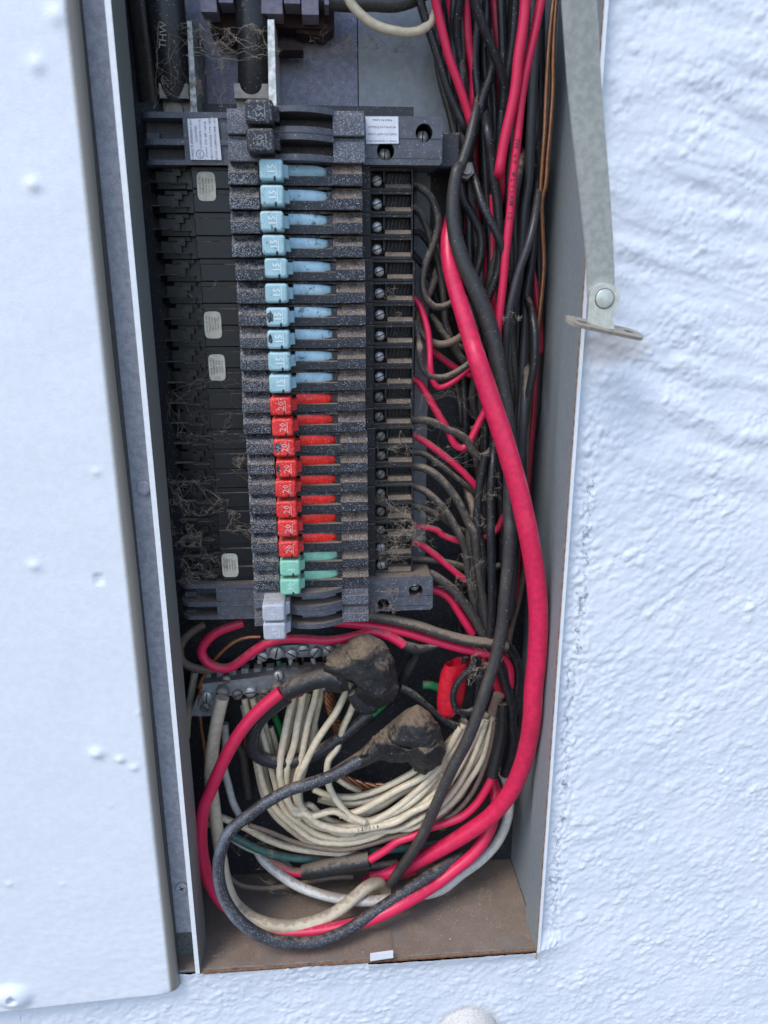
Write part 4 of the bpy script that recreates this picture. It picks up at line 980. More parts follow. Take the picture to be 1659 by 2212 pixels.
cross = (('dusty grey brown wire crossing leftward at mid gutter', 'K', '4: 1030,-60,84 1005,90,60 960,300 880,520 830,760 800,1000 6: 790,120 830,320,72', .7),
 ('black wire crossing the two straight reds near the rail', 'K', '4: 700,-60,84 740,60,60 800,260,48 900,470,46 960,700 960,900,60', .3),
 ('grey black wire crossing from the copper pair to the thick red cable', 'k', '4: 1100,0,86 1118,120,72 1080,420,50 990,700,48 940,950,50 6: 930,160 960,360,66', .4),
 ('black wire curving beside the right wall, mid gutter', 'K', '4: 1030,740,86 1075,860,64 1100,1000,54 6: 1095,120,52 1060,320 1030,560 1030,800 1010,1020 8: 985,160,64', .3),
 ('dusty wire curling behind the thick red cable at mid gutter', 'K', '4: 640,700,74 700,820,66 760,980,64 6: 770,120,64 740,300 760,420,72', .8),
 ('grey dusty wire running down beside the right wall', 'k', '6: 1040,60,86 1050,180,64 1040,350,54 1020,650,54 990,900,56 8: 970,80,58 975,300 950,520,66', .5),
 ('dusty brown wire joining the bundle above the red sleeve', 'K', '6: 700,820,70 740,960,58 8: 720,40,56 735,220 760,380 800,560 830,720,60', .8),
 ('black wire looping loosely under the loops beside the rail', 'K', '4: 520,420,72 560,560,66 600,700 680,790 760,860,70', .6),
 ('dusty wire drooping behind the lower loop beside the rail', 'K', '4: 500,900,74 560,980,68 640,1090,66 6: 690,100,66 760,160,72', .9))
for l_, c_, p_, d_ in cross: wire(l_, c_, 16, d_, p_, gut)
# big cables
wire('thick black dusty cable sweeping over the gutter down to the box floor', 'K', 34, .3,  '2: 815,420,86 765,620,60 715,830,52 670,960 4: 652,60,47 630,200 628,320 645,450 690,600 745,720 800,850 850,1000 875,1106 6: 885,120,40 915,280 938,430 955,600,38 958,800 955,1000 8: 958,0,32 948,200 925,430 905,600 870,760 825,900 780,1040 b: 850,230,30 760,400 670,600 600,760 530,880 460,980 410,1060,52', None, name='thick_cable', cat='cable', taper=([0, .12, .3, .55, .7, 1], [.5, .7, 1.05, .92, .85, .8]), mat=grime('thick_cable_dusty_rubber', (.040, .039, .040), .42, dust=.45, speck=.04, bump=.2, side_tint=(-.55, -.5, .65, .55, 1.5), side_tintcol=(.17, .135, .10)))
bigred = grime('big_red_insulation', WC['R'], .36, dust=.12, bump=.15, var=.1, side_tint=(.93, -.1, .2, .72, 1.25), side_tintcol=(.75, .42, .52))  # paler pink tint on the cable's right-facing side
wire('thick bright red cable curving down the right side and under the wires', 'R', 43, .12, '4: 618,330,62 600,440,56 608,600,48 648,760 692,900 740,1060 6: 765,80,30 815,230 868,390 915,530 960,680,22 1000,820 1035,970 8: 1055,0,18 1085,160 1110,350 1120,540 1112,740 1090,950 b: 1225,60,20 1205,220 1160,390 1090,540 980,670 840,770 690,860 560,930 430,985 300,1010,62', None, name='thick_cable', cat='cable', mat=bigred, taper=([0, .15, .3, .7, .85, 1], [.65, .85, 1, 1.02, .95, .8]))
wire('second red cable in the loop along the bottom of the box', 'R', 26, .12, 'b: 985,440,64 1012,540,56 1005,650,50 970,760 890,880 760,990 c: 1150,345,36 1020,425,24 880,492,19 740,530,17 600,550,17 480,550,19 380,505,26 275,440,30 215,360 180,250 170,140 185,20 a: 195,880,34 245,760 320,610 400,490 500,385 605,298,38', None, name='loop_cable', cat='cable')
wire('black oversprayed cable looping along the bottom left of the box', 'k', 26, .15, 'a: 1150,640,42 1060,690 900,780 760,830 640,870 500,950 400,1025 c: 290,130,21 250,220 243,310 268,410,14 330,500,9 430,568,7 545,592,7 650,587,8 760,547,12 880,472,20 1000,392 1100,325 1180,275 1250,228,50', None, name='loop_cable', cat='cable', mat=grime('oversprayed_black_cable', (.035, .036, .042), .4, dust=.15, speck=.3, bump=.4, side_tint=(-.75, -.55, .1, .45, 1.3), side_tintcol=(.36, .39, .47)))
wire('thick cream cable looping from the neutral bar to the box floor', 'W', 27, .3, 'a: 268,330,52 240,450 212,620 200,800 218,950 235,1080 c: 255,250,48 275,350 310,430,34 390,495,24 500,524,20 610,514,21 720,472,27 800,410 860,360 905,345 935,375,60', None, name='loop_cable', cat='cable')
wire('white cable curving along the right and across the box floor', 'L', 21, .3, 'b: 1045,400,66 1075,480 1090,590 1075,700 1020,820 930,920 820,1000 c: 1160,375,48 1000,402,40 860,420,38 720,405,42 580,360 500,310 430,250 400,200,72', None, name='loop_cable', cat='cable')
wire('black cable loop passing under the first taped splice', 'K', 29, .35, 'a: 640,330,46 545,400 470,480 440,570 455,650 530,695 640,705 750,680 850,630 950,560 1050,480 1150,400 1230,330,64', None, name='loop_cable', cat='cable')
wire('dusty reddish cable behind the first taped splice', 'r', 26, .8, 'a: 720,290,44 600,330 510,410 445,500 425,600,56', None, name='loop_cable', cat='cable')
# branch wires from terminals
brn = 'wires leaving the breaker terminals'
bw = [
 ('dusty wire looping down from the first black terminals', 'K', 13.5, .8, '4: 395,140,62 440,160,58 490,200 532,290 542,380 515,490 475,590 453,700 475,800 530,848 600,835 660,790,58'),
 ('dusty wire from the second terminal running down behind the loop', 'K', 13, .8, '4: 395,270,62 430,295 470,370 500,470 535,570 560,690 578,830 590,960 640,1060 740,1106,68'),
 ('short black wire leaving the third terminal', 'K', 12, .4, '4: 395,410,60 430,415 465,450 500,500 530,560,70'),
 ('short black wire leaving the fourth terminal', 'K', 12, .4, '4: 395,540,60 425,570 460,620 500,690 520,760 560,870,72'),
 ('thickly dusted wire making the lower loop beside the rail', 'B', 14, .9, '4: 560,560,86 520,690,66 480,790 435,870 430,950 470,1025 550,1062 630,1045 700,1000 770,960,58'),
 ('red wire dropping beside the lower dusty loop', 'R', 12, .2, '4: 395,790,62 430,830 460,900 485,990 495,1106 6: 495,100,52 512,210 545,250 620,222 700,155 760,90,56'),
 ('dusty wire hugging the red U bend at mid gutter', 'K', 13, .85, '4: 410,930,60 430,1060 6: 438,20,50 445,110 485,178 560,195 640,168 720,115 780,60,56'),
 ('red wire slanting down from the last blue terminal to a tight hook', 'R', 14, .4, '6: 385,195,60 430,220 470,280 520,365 570,450 610,520 635,575 680,602 720,565 775,460 815,380 835,300 830,200,60'),
 ('short red wire slanting behind the dusty U bend', 'R', 13, .5, '6: 490,30,68 540,65 610,115 680,160 770,190,70'),
 ('dusty wire hooking below the red hook at mid gutter', 'K', 12, .9, '6: 600,120,84 655,270 672,370 685,460 725,492 775,470 800,430,74'),
 ('black wire from the first red breaker dipping in a deep wave', 'K', 15, .65, '6: 375,440,60 440,436 520,455 600,495 670,525 715,565 740,615 785,652 840,625 872,570 882,500 880,420,56'),
 ('red wire slanting from the third red breaker to the bundle', 'R', 13, .6, '6: 385,520,60 430,540 520,600 610,670 690,742 765,825,60'),
 ('dusty wire parallel below the slanting red wire', 'K', 12, .9, '6: 380,625,62 450,630 530,680 640,765 750,850 800,890,64'),
 ('dusty wire arching from the fourth red breaker down the bundle', 'K', 15, .75, '6: 380,705,58 450,712 530,755 610,840 670,930 715,1030 8: 745,20,50 770,200 800,400 825,580 840,680,56'),
 ('dusty wire arching from the fifth red breaker', 'K', 14, .9, '6: 385,815,60 450,838 520,890 590,970 640,1050 8: 665,40,54 700,130 715,260 740,400 765,520 800,640,58'),
 ('dusty wire nearly hidden by webs below the arching ones', 'K', 12, .95, '6: 385,930,62 450,945 540,985 640,1055 720,1095 8: 760,90,70'),
 ('red wire leaving low beside the webs, upper of two', 'R', 12, .5, '6: 380,1045,62 450,1052 540,1075 8: 560,35 640,68 720,85 800,60 880,10 6: 920,980,66'),
 ('red wire leaving beside the last red breaker, lower of two', 'R', 13, .5, '8: 385,75,60 440,95 520,150 600,220 680,285 745,320 770,370,64'),
 ('dark wire crossing flat from the green breakers into the bundle', 'K', 13, .6, '8: 385,178,64 500,185 620,205 720,235 820,240 900,215,66'),
 ('dusty wire arching from the right end of the 40 breaker', 'K', 18, .7, '8: 490,262,54 540,290 620,350 690,430 750,520 800,610 830,680,52'),
 ('red wire below the dusty arch at the 40 breaker', 'R', 16, .3, '8: 500,350,60 555,368 610,405 660,480 700,545 740,610,58'),
 ('dusty black wire running right under the 40 breaker', 'K', 20, .75, '8: 130,505,50 220,520 330,540 430,565 560,610 700,645 860,668 940,690,46'),
 ('red wire running right under the 40 breaker below the dusty one', 'R', 17, .2, '8: -60,540,54 60,552 180,567 350,600 520,650 680,695 840,725 910,745 950,800 955,900,50 930,1000,72'),
 ('red wire looping left under the 40 breaker', 'R', 18, .35, '7: 480,590,60 400,615 320,650 262,705 238,755 262,810 330,850 400,850 460,815 540,755 620,708 700,686 800,682 950,692 1060,682 1160,658 8: 160,600 250,620 310,650 345,675,48'),
 ('brown dusted wire loop at the left of the red loop', 'B', 16, .95, '7: 260,600,70 190,640 130,700 112,760 130,815 190,850 270,862 330,855,56'),
 ('thin bare copper wire hanging down the left of the neutral bar', 'C', 8, .5, '7: 580,672,58 500,675 430,700 370,745 320,800 260,880 220,970 a: 150,240 132,340 142,480 162,640 170,800 180,950,66'),
 ('vertical black wire in the lower gutter, left', 'K', 15, .35, '6: 815,640,48 790,760 775,880 768,1000 775,1106 8: 790,80 800,200 795,330 790,480 815,620,56'),
 ('vertical black wire in the lower gutter, right', 'K', 16, .35, '6: 880,470,86 862,600,56 858,700,48 845,860 845,1000 8: 845,30,42 850,200 852,380 845,560 830,700,50'),
 ('black wire curling right under the thick cable', 'K', 18, .3, '8: 905,660,50 960,700 995,770 1005,870 990,960 975,1060 b: 1090,100,56'),
 ('black wire dropping from the thick cable beside the white wires', 'K', 18, .3, '8: 890,760,46 920,850 950,950 970,1050 b: 1105,120 1115,220 1095,330 1060,430,60'),
 ('dark red wire piece behind the thick cable', 'r', 18, .3, '8: 780,700,58 830,790 870,880 900,980 920,1070,64'),
 ('black wire going down left behind the taped splice', 'K', 20, .3, '8: 430,690,56 400,760 360,830 330,900 a: 1290,260,62'),
 ('green wire piece ending near the red sleeve', 'G', 16, .25, '8: 452,905,66 500,905 550,925 600,960,68'),
 ('green wire end sticking out of the first taped splice', 'G', 9, .2, 'a: 1255,320,40 1225,350 1190,385 1140,430,54'),
 ('green wire among the white wires, left', 'G', 13, .2, 'a: 570,440,78 590,490 610,560 640,640,82'),
 ('green wire piece behind the thick cable at the bottom', 'G', 22, .2, 'c: 1190,20,62 1185,60 1165,110,64'),
]
for l, c, w, d, s in bw: wire(l, c, w * 1.17, d, s, brn)
# white neutral wires: from the bar, down, round and up into the gutter
wh = 'cream neutral wires looping from the bar'
ws = [
 ('cream wire, outermost of the neutral loop', 'W', 14, .3, 'a: 395,335,64 420,460 455,600 480,740 520,880 580,980 680,1070 c: 640,165,50 720,178 800,175 880,155 960,120 b: 520,740 640,680,48 760,590 860,460 940,330 980,180 1000,110,64'),
 ('cream wire, second from outside of the loop', 'W', 14, .3, 'a: 440,330,62 480,480 530,660 565,800 600,920 650,1010 c: 570,85 640,135 730,158 820,152 900,130 b: 440,745 560,690,46 700,600 800,480 880,330 930,200 960,110,62'),
 ('cream wire lettered near the bottom of the loop', 'W', 15, .2, 'a: 690,270,60 655,400 630,520 600,700 600,800 640,920 690,1000 c: 600,55,40 660,100 760,125 870,115 980,90 b: 520,650 640,590,44 740,480 820,350 880,220 940,110,60'),
 ('cream wire third bend from the tape in the loop', 'W', 15, .25, 'a: 740,270,60 718,390 700,480 680,600 640,740 635,850 650,940 690,1010 c: 560,30,44 620,80 720,110 820,100 920,70 1010,30 b: 560,560,46 680,430 780,290 860,150,60'),
 ('cream wire hanging straight then sweeping right under the splice', 'W', 14, .25, 'a: 815,260,62 798,350 770,440 745,560 720,700 690,820 690,900 720,980 800,1050 900,1090,42 1050,1085 1200,1050 1340,990 1440,920 1560,800 b: 640,380,50 760,220 840,110,62'),
 ('cream wire slanting from the splice down left and back right', 'W', 15, .3, 'a: 1010,240,52 970,320 920,420 850,520 800,600 750,700 710,790 700,880 720,960 780,1010 b: 80,640,40 200,695 330,690 470,650 600,570 700,450 790,320 860,200,60'),
 ('cream wire emerging under the splice in an S bend', 'W', 15, .3, 'a: 1030,350,54 1000,425 965,500 945,570,58 925,630 880,690 870,760 885,850 930,930 1000,1010 1090,1050,40'),
 ('cream wire in the upper sweep right below the second splice', 'W', 14, .25, 'a: 790,860,54 880,895 1000,905 1120,880 1240,830 1350,770 1420,720,50'),
 ('cream wire second in the upper sweep below the splice', 'W', 14, .3, 'a: 840,900,56 960,935 1080,930 1200,890 1320,830 1440,760 1520,680,52'),
 ('cream wire crossing the sweep towards the right, lighter', 'W', 15, .2, 'a: 940,1010,46 1040,990 1160,930 1280,860 1400,800 1480,740 1560,640 1640,500,48'),
 ('cream wire crossing low towards the right behind the others', 'W', 15, .3, 'a: 1120,1050,44 1220,1000 1330,920 1430,830 1520,740 1600,620 1659,480,50'),
 ('cream wire under the sweep near the black cable', 'W', 14, .4, 'a: 1240,1010,50 1350,950 1450,880 1540,780 1620,660 1690,520,54'),
 ('grey white wire right of the loop behind the cable', 'W', 13, .45, 'b: 250,690,60 400,640 520,560 620,450 700,330 780,200 830,100,62'),
 ('cream wire right of the thick black cable', 'W', 13, .4, 'b: 700,600,60 790,520 870,400 930,280 980,170 1005,90,62'),
 ('cream wire second right of the thick black cable', 'W', 12, .45, 'b: 640,570,56 740,470 820,350 900,220 960,120,60'),
 ('pale thick wire at the left of the neutral bar going down', 'W', 16, .6, 'a: 110,180,74 90,300 70,420 60,560,80'),
 ('grey white wire behind the red cable at lower left', 'L', 16, .4, 'a: 280,480,72 285,600 275,720 300,830 330,940 370,1020,70'),
 ('cream wire hanging left in the middle of the loop', 'W', 12, .4, 'a: 460,620,70 470,740 500,850 560,960 640,1050,66'),
 ('cream wire behind in the loop, near the green one', 'W', 13, .5, 'a: 545,500,74 580,620 600,760 640,900 700,1000 820,1100,66'),
 ('pale wire standing behind the slanting cream wire', 'W', 10, .5, 'a: 800,420,78 805,500 820,600,80'),
 ('cream wire crossing the lower left of the box', 'W', 15, .45, 'c: 190,50,56 260,75 350,112 450,165 560,200 680,215 800,225 890,240,56'),
 ('grey white wire below it crossing the lower left', 'L', 14, .5, 'c: 180,85,64 260,130 340,185 420,220 500,250 560,300,70'),
 ('teal green dusty wire crossing the lower left', 'T', 17, .35, 'c: 270,130,62 330,165 420,208 520,235 640,245 740,238 860,215 1000,200 1150,180,68'),
 ('brown flat wire running through the lower loop', 'B', 10, .5, 'c: 370,105,46 460,135 560,175 660,200 760,208 880,182 980,150 b: 560,755 700,700 800,630 880,530 950,380 990,240 1005,130,54'),
 ('thin brown wire looping below the taped joint', 'B', 11, .6, 'c: 262,250,54 280,310 330,352 420,366 520,357 620,338 720,320 800,318,60'),
 ('stub of cream wire crossing behind the sweep', 'W', 13, .5, 'a: 930,800,60 990,840 1060,870,62'),
]
for l, c, w, d, s in ws: wire(l, c, w, d, s, wh)
for k, (i_, dx, dy) in enumerate(((0, 9, -7), (1, 8, -10), (2, 10, -12), (3, 9, 10), (4, 10, 8), (8, -6, 9), (9, 8, 9), (10, 6, 8), (0, -4, 8))):
    pts_ = path(ws[i_][4]); R_ = random.Random(k)
    st_ = ' '.join('%.1f,%.1f,%.1f' % (x + dx + R_.gauss(0, 2), y + dy + R_.gauss(0, 2), Y + 9) for x, y, Y in pts_)
    wire('cream wire half hidden under the others of the neutral loop', 'W', 13.5, .4, 'd: ' + st_, 'half hidden cream loop wires')
for k, (x, y) in enumerate(((480, 105), (590, 110), (660, 100), (790, 95))):
    wire('short %s wire rising between the two neutral bars, %s from the left' % (('pale', 'green', 'pale', 'white')[k], ORD[k]), ('W', 'G', 'W', 'W')[k], 11, .4, 'a: %d,%d,80 %d,%d,76' % (x, y + 10, x + 8, y + 90))
for k, x in enumerate((730, 690, 850)):
    wire('thin copper conductor behind the upper neutral bar, %s' % ('middle', 'left', 'right')[k], 'C', 6, .2, 'a: %d,95,84 %d,170,82' % (x, x + 5))
# taped red joint
wire('red wire entering the grey taped joint from the left', 'R', 20, .5, 'c: 430,245,66 490,270 545,298 600,300,58')
wire('red wire leaving the taped joint and rising to the right', 'R', 17, .15, 'c: 870,248,48 930,212 985,172 1050,150 b: 620,740,48 720,712 820,670 900,600 960,510 1000,430,48')
wire('black taped end of the red wire below the webs', 'K', 24, .5, 'b: 992,440,47 1010,360 1030,270 1045,180 1050,90 1050,20,52', name='taped_wire_end', mat=dent_m)
wire('grey black tape wrapped round the joint of the red wires', 'K', 38, .7, 'c: 592,298,56 650,288 720,275 790,262 870,248,50', name='tape_wrap', cat='tape', mat=dent_m, taper=([0, .3, .6, 1], [.75, .95, 1.08, .95]))
wire('black tail of tape beyond the joint', 'K', 18, .5, 'c: 860,280,60 920,272 985,262,62', name='tape_tail', cat='tape', mat=dent_m)
wire('thick dark red cable end beneath the black cable at the floor', 'R', 26, .3, 'c: 850,345,66 920,320 1000,300 1060,280,60')
wire('crumpled black tape at the end of the looping red wire', 'K', 24, .3, '8: 335,668,48 380,690 440,700 500,688 550,678,52', name='tape_tail', cat='tape', mat=dent_m, taper=([0, .3, .6, 1], [.7, 1.15, .8, .5]))
wire('flat black tape strip running right from the first splice', 'K', 17, .5, 'a: 1290,275,48 1360,310 1430,370 1500,430 1570,475 1625,500,50', name='tape_tail', cat='tape', mat=dent_m)
wire('black U bend wire in front of the red sleeve', 'K', 14, .4, '8: 745,790,40 700,840 655,890 630,950 632,1010 660,1055 710,1062 760,1040,44')
wire('dark wires end inside the red sleeve', 'K', 13, .4, '8: 700,740,52 690,790 675,850,52')
wire('brown crimp where the cream wires gather at the right', 'B', 24, .5, 'b: 1030,-30,54 1010,30 995,75,56', name='crimp_cap', cat='wire cap')
wire('dark wire rising out of the brown crimp', 'K', 16, .4, '8: 800,800,56 770,900 760,1000 740,1080,58')
wire('greenish grey cable through the shadowed centre', 'K', 22, .6, 'a: 330,560,78 380,640 400,760 420,900,80')
# stranded copper ground
def strands():
    t = thing('copper_ground_cable', at(760, 1540, 75), 'twisted bare copper cable behind the cream wires below the splice', 'ground cable')
    base = smooth_path([np.append(at(*p_), 0) for p_ in path('a: 880,290,68 890,380 925,470 940,560,78')], 2)
    for k in range(5):
        b = B(); Q = []
        for i, q in enumerate(base):
            a = k * 2 * math.pi / 5 + i * .5; Q.append(np.array([q[0] + 3 * math.cos(a), q[1] + 3 * math.sin(a) * .8, q[2], 1.7]))
        tube(b, Q, 8); b.build('strand', copper, t)
    base = smooth_path([np.append(at(*p_), 0) for p_ in path('a: 960,800,70 1040,830 1120,850 1200,850,72')], 2)
    for k in range(4):
        b = B(); Q = []
        for i, q in enumerate(base):
            a = k * 2 * math.pi / 4 + i * .4; Q.append(np.array([q[0], q[1] + 2.4 * math.cos(a), q[2] + 2.4 * math.sin(a), 1.5]))
        tube(b, Q, 8); b.build('strand', copper, t)
strands()
# lettering on one cream wire
def letters(idx_label, s, t0, size, flip=True):
    o, Q = [w_ for w_ in WIRES if w_[0]['label'] == idx_label][0]
    b = B(); L = np.cumsum([0] + [np.linalg.norm(Q[i + 1][:3] - Q[i][:3]) for i in range(len(Q) - 1)])
    i0 = min(range(len(Q)), key=lambda i: np.linalg.norm(Q[i][:3] - t0)); pos = L[i0]
    for ch in s:
        if ch != ' ':
            i = int(np.searchsorted(L, pos)); i = min(max(i, 1), len(Q) - 2)
            q = Q[i]; tan = Vector(Q[i + 1][:3] - Q[i - 1][:3]).normalized(); v = (Vector(CAM) - Vector(q[:3])).normalized(); v = (v - tan * v.dot(tan)).normalized()
            r = -tan if flip else tan; u = v.cross(r)
            put_text(b, ch, size, Vector(q[:3]) + v * (q[3] + .12), 0, .08, right=r, up=u)
        pos += size * .62 * (-1 if flip else 1)
    ob = b.build('wire_print', ink); 
    # child of its wire
    me = ob.data; d = WL[ob.name] - WL[o.name]
    me.transform(Matrix.Translation(Vector(d) * .001)); ob.location = (0, 0, 0); ob.parent = o
letters('cream wire lettered near the bottom of the loop', '600 VOLTS', at(815, 1792, 40), 3.2)
letters('long red wire with faint print right of the brightest one', 'TW 600 VOLTS AWG 12', at(1105, 300, 38), 3.6, False)

# ================================================================== taped splices: remeshed lumps
def lump(name, blobs, mat, label, cat, vox=.9, disp=1.0):
    b = B()
    import bmesh as bm_
    bmx = bm_.new()
    for pts_ in blobs:
        vs = [bmx.verts.new(at(*p_)) for p_ in pts_]
        r_ = bm_.ops.convex_hull(bmx, input=vs)
        bmx.verts.ensure_lookup_table()
    me = bpy.data.meshes.new(name); bmx.to_mesh(me); bmx.free()
    ob = bpy.data.objects.new(name, me); C.objects.link(ob)
    md = ob.modifiers.new('r', 'REMESH'); md.mode = 'VOXEL'; md.voxel_size = vox
    sm = ob.modifiers.new('s', 'SMOOTH'); sm.iterations = 6
    dg = bpy.context.evaluated_depsgraph_get(); dg.update(); me2 = bpy.data.meshes.new_from_object(ob.evaluated_get(dg))
    bpy.data.objects.remove(ob)
    n_ = len(me2.vertices); co = np.empty(n_ * 3); me2.vertices.foreach_get('co', co); co = co.reshape(-1, 3); no = np.empty(n_ * 3); me2.vertices.foreach_get('normal', no); no = no.reshape(-1, 3)
    for i in range(n_):
        p_ = Vector(co[i]); f = mnoise.noise(p_ * .09) * 1.3
        w_ = p_ + Vector((mnoise.noise(p_ * .07), 0, mnoise.noise(p_ * .07 + Vector((9, 0, 0))))) * 9
        fold = 1 - abs(mnoise.noise(Vector((w_.x * .11 + w_.z * .09, w_.y * .05, w_.z * .03)))) * 2
        co[i] += no[i] * (f + max(0, fold - .70) * 1.8 + mnoise.noise(p_ * .5) * .3) * disp
    lo, hi = co.min(0), co.max(0); o0 = np.array([(lo[0] + hi[0]) / 2, (lo[1] + hi[1]) / 2, lo[2]])
    me2.vertices.foreach_set('co', ((co - o0) * .001).ravel()); me2.materials.clear(); me2.materials.append(mat)
    me2.polygons.foreach_set('use_smooth', [True] * len(me2.polygons)); me2.update()
    ob = bpy.data.objects.new(name, me2); C.objects.link(ob); ob.location = o0 * .001; WL[ob.name] = o0
    return props(ob, label, cat, 'taped cable splices')
V7 = lambda l: [(345.6 + x * .375, 1123.3 + y * .375, Y) for x, y, Y in l]
VA = lambda l: [(380.2 + x * .375, 1382.5 + y * .375, Y) for x, y, Y in l]
lump('taped_splice', [V7([(1165, 655, 40), (1215, 648, 42), (1285, 690, 40), (1345, 790, 38), (1375, 920, 38), (1385, 960, 42), (1300, 1000, 30), (1150, 960, 26), (1010, 870, 30), (945, 800, 38), (1000, 740, 44), (1180, 800, 24), (1290, 880, 26), (1100, 760, 62), (1300, 950, 64), (1000, 830, 60)]),
     V7([(1150, 850, 30), (1290, 880, 32), (1385, 965, 36), (1350, 1050, 36), (1270, 1085, 40), (1150, 1080, 40), (1120, 1000, 34), (1200, 960, 24), (1250, 1020, 26), (1250, 950, 60), (1180, 1060, 56)]),
     V7([(950, 820, 34), (1080, 900, 28), (1100, 985, 34), (1020, 1000, 38), (950, 990, 38), (930, 900, 36), (1000, 900, 58)])],
     dent_dusty, 'tan-dusted lump of black tape under the 40 breaker, upper of two splices', 'taped splice')
lump('taped_splice', [VA([(1200, 500, 42), (1290, 420, 44), (1385, 365, 44), (1470, 420, 42), (1520, 490, 42), (1555, 620, 42), (1500, 640, 30), (1380, 590, 26), (1240, 590, 28), (1300, 480, 30), (1430, 500, 28), (1300, 560, 64), (1480, 600, 64)]),
     VA([(1360, 600, 30), (1530, 600, 34), (1565, 640, 40), (1530, 720, 38), (1430, 780, 38), (1370, 760, 38), (1340, 700, 36), (1440, 660, 22), (1450, 700, 56)]),
     VA([(1230, 480, 42), (1300, 620, 32), (1250, 700, 36), (1150, 690, 40), (1110, 600, 42), (1120, 560, 42), (1180, 600, 30), (1200, 600, 60)]),
     VA([(1140, 560, 42), (1160, 700, 38), (1060, 720, 40), (1000, 690, 42), (1060, 630, 42), (1080, 660, 32), (1090, 660, 52)]),
     VA([(1250, 600, 34), (1380, 640, 30), (1340, 700, 36), (1220, 710, 38), (1280, 650, 56)])],
     dent_dusty, 'dusty black taped splice beside the thick black cable, lower of two', 'taped splice')
wire('black tape sleeve joining the red cable to the upper splice', 'K', 42, .5, 'a: 625,305,38 700,265 790,232 880,215 950,225,38', name='tape_sleeve', cat='tape', mat=dent_m, taper=([0, .2, .6, 1], [.85, 1, 1.0, 1.15]))
wire('black tape sleeve from the lower splice to the looping black cable', 'K', 28, .5, 'a: 900,775,42 970,735 1040,700 1110,660 1180,600,40', name='tape_sleeve', cat='tape', mat=dent_dusty, taper=([0, .3, 1], [.8, 1, 1.6]))
wire('hanging black tape flap under the upper splice', 'K', 34, .2, 'a: 1010,300,38 1050,350 1090,385 1150,380,44', name='tape_flap', cat='tape', mat=dent_m, taper=([0, .5, 1], [.6, 1.2, .8]))
# red sleeve: open flattened cup
t = thing('red_sleeve', at(990, 1540, 50), 'crushed red plastic wire sleeve hanging below the gutter wires', 'wire cap')
b = B(); rows = [(985, 1429, 9.2, 6.0), (978, 1450, 8.8, 6), (974, 1480, 8.6, 6), (968, 1510, 8.4, 5.8), (964, 1535, 7.6, 5.0), (962, 1547, 5.5, 3)]
V = []; n_ = 20
for k, (x, y, rx, ry) in enumerate(rows):
    c = at(x + 4, y, 50)
    for j in range(n_):
        a = 2 * math.pi * j / n_; f = 1 + .16 * math.sin(2 * a + k * .7) + .08 * math.sin(5 * a - k)
        V.append((c[0] + rx * math.cos(a) * f, c[1] + ry * math.sin(a) * f, c[2] + 1.2 * math.cos(a)))
Fs = [(i * n_ + j, i * n_ + (j + 1) % n_, (i + 1) * n_ + (j + 1) % n_, (i + 1) * n_ + j) for i in range(len(rows) - 1) for j in range(n_)] + [tuple(range((len(rows) - 1) * n_, len(rows) * n_))]
b.add(V, Fs, 0, True); b.build('sleeve_body', grime('glossy_red_sleeve', (.60, .012, .03), .3, dust=.15, bump=.4), t)
# top right of the back plate: cream cable arch and grey conduit
wire('cream cable arching across the top of the box', 'W', 20, .4, '1: 1340,-60,46 1370,10 1440,90 1530,150 1640,180 2: 370,188 450,170 500,130 530,60,56', name='arch_cable', cat='cable')
wire('dark grey cable crossing the very top of the box', 'K', 34, .5, '1: 1050,-60,60 1200,0 1400,20 2: 150,15 300,20 420,-20 500,-80,60', name='arch_cable', cat='cable')
wire('brown cable strip down the left inside wall', 'B', 7, .3, 'd: 288,420,60 305,600 316,780 330,960 350,1180,62')
# nut beside the dark block
b = B(); p = at(1000, 372, 62); b.cyl(p, (p[0], p[1] - 9, p[2]), 6, 5.4, 6); b.cyl((p[0], p[1] - 9, p[2]), (p[0], p[1] - 13, p[2]), 3.4, 3.0, 16)
b.build('hex_bolt', steel_dull, label='dull hex bolt between the top breaker and the wires', cat='bolt')

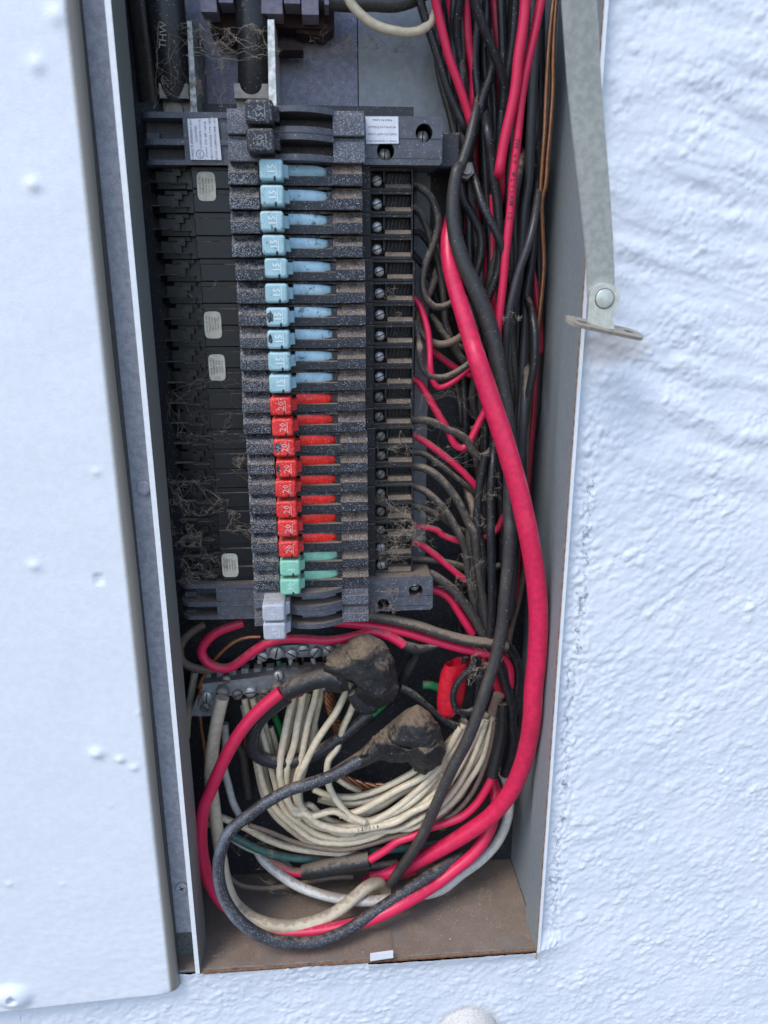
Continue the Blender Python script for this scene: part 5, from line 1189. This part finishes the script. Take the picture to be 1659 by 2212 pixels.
# ================================================================== cobwebs and grit
def webs():
    b = B(); R = random.Random(5)
    def strand(p, q, r, jit, n_=10):
        ph = np.array([R.uniform(0, 100) for _ in range(3)]); pts = []; L = np.linalg.norm(q - p)
        for k in range(n_ + 1):
            t = k / n_; e = math.sin(math.pi * t) ** .7; base = p * (1 - t) + q * t
            w_ = np.array([mnoise.noise(Vector((ph[a] + t * 3.2, a * 7.0, 0))) for a in range(3)]) * jit * e * 3.0 * np.array([1, .5, 1]) - np.array([0, 0, .06 * L * e])
            w_ += np.array([R.gauss(0, 1) for _ in range(3)]) * .22 * e
            pts.append(np.append(base + w_, r * R.choice((.5, .6, .8, 1.0, 1.7))))
        tube(b, pts, 4, cap=False)
    def nest(cx, cy, Y, rx, ry, n_, thick=.22):
        n_ = int(n_ * 1.8); thick *= .46
        hub = [at(cx + R.uniform(-1, 1) * rx, cy + R.uniform(-1, 1) * ry, Y + R.uniform(-3, 8)) for _ in range(max(6, n_ // 2))]
        for k in range(n_):
            a = R.choice(hub); e = min((h for h in R.sample(hub, min(4, len(hub))) if h is not a), key=lambda h: np.linalg.norm(h - a), default=a + 4)
            strand(a, e, thick * R.uniform(.5, 1.5), R.uniform(.8, 3.0), 9)
    # left end, lower
    nest(450, 880, 45, 90, 90, 22, .13); nest(450, 1200, 44, 80, 50, 26, .14); nest(430, 1070, 45, 75, 45, 34); nest(400, 1140, 44, 35, 60, 30); nest(520, 1010, 43, 30, 45, 22); nest(510, 1140, 43, 40, 40, 22); nest(415, 1260, 43, 30, 55, 26)
    nest(430, 650, 46, 50, 60, 9, .15); nest(420, 900, 46, 80, 60, 12, .15)
    # terminals
    nest(850, 1110, 43, 50, 45, 34); nest(860, 1180, 43, 60, 45, 46); nest(830, 1290, 38, 35, 35, 28); nest(930, 1130, 50, 60, 60, 30, .12); nest(850, 960, 44, 40, 40, 12, .15); nest(840, 640, 44, 40, 50, 8, .12)
    nest(960, 930, 45, 90, 90, 26, .10); nest(1040, 1080, 35, 40, 60, 14, .12); nest(1000, 1240, 40, 60, 60, 18, .12)
    # top of the box
    nest(420, 130, 44, 90, 110, 26, .16); nest(500, 85, 44, 110, 40, 34, .22); nest(700, 60, 60, 60, 50, 10, .15); nest(800, 90, 80, 90, 40, 12, .18); nest(690, 160, 80, 40, 60, 8, .16); nest(380, 190, 44, 60, 30, 16, .2)
    nest(1100, 690, 34, 30, 20, 8, .15); nest(1035, 1440, 28, 25, 40, 20, .18); nest(545, 1830, 34, 50, 60, 18, .1); nest(1110, 1950, 40, 90, 50, 10, .1); nest(640, 1930, 40, 100, 50, 10, .1)
    o = b.build('cobwebs', web_m, label='dusty cobwebs strung over the breakers and wires', cat='cobweb', kind='stuff')
webs()
def grit():
    R = np.random.default_rng(3); V = []; Fs = []
    def bit(c, s):
        n0 = len(V); d = R.normal(size=(4, 3)) * s
        for k in range(4): V.append(tuple(np.array(c) + d[k]))
        for f in ((0, 1, 2), (0, 3, 1), (1, 3, 2), (0, 2, 3)): Fs.append(tuple(n0 + i for i in f))
    for _ in range(2600):
        x = R.uniform(XL + 2, XR - 2); y = R.uniform(5, BY - 2); bit((x, y, ZB + .25), R.uniform(.12, .45))
    for _ in range(500):
        k = R.integers(-1, 20); bit((R.uniform(X_OFF1 + 14, X_T1), R.uniform(50, 56), -PITCH * k - 2.2), R.uniform(.1, .35))
    b = B(); b.V = V; b.F = Fs; b.mi = [0] * len(Fs); b.sm = [False] * len(Fs)
    b.build('grit', crumb_m, label='brown grit and crumbs scattered on the box floor', cat='grit', kind='stuff')
grit()
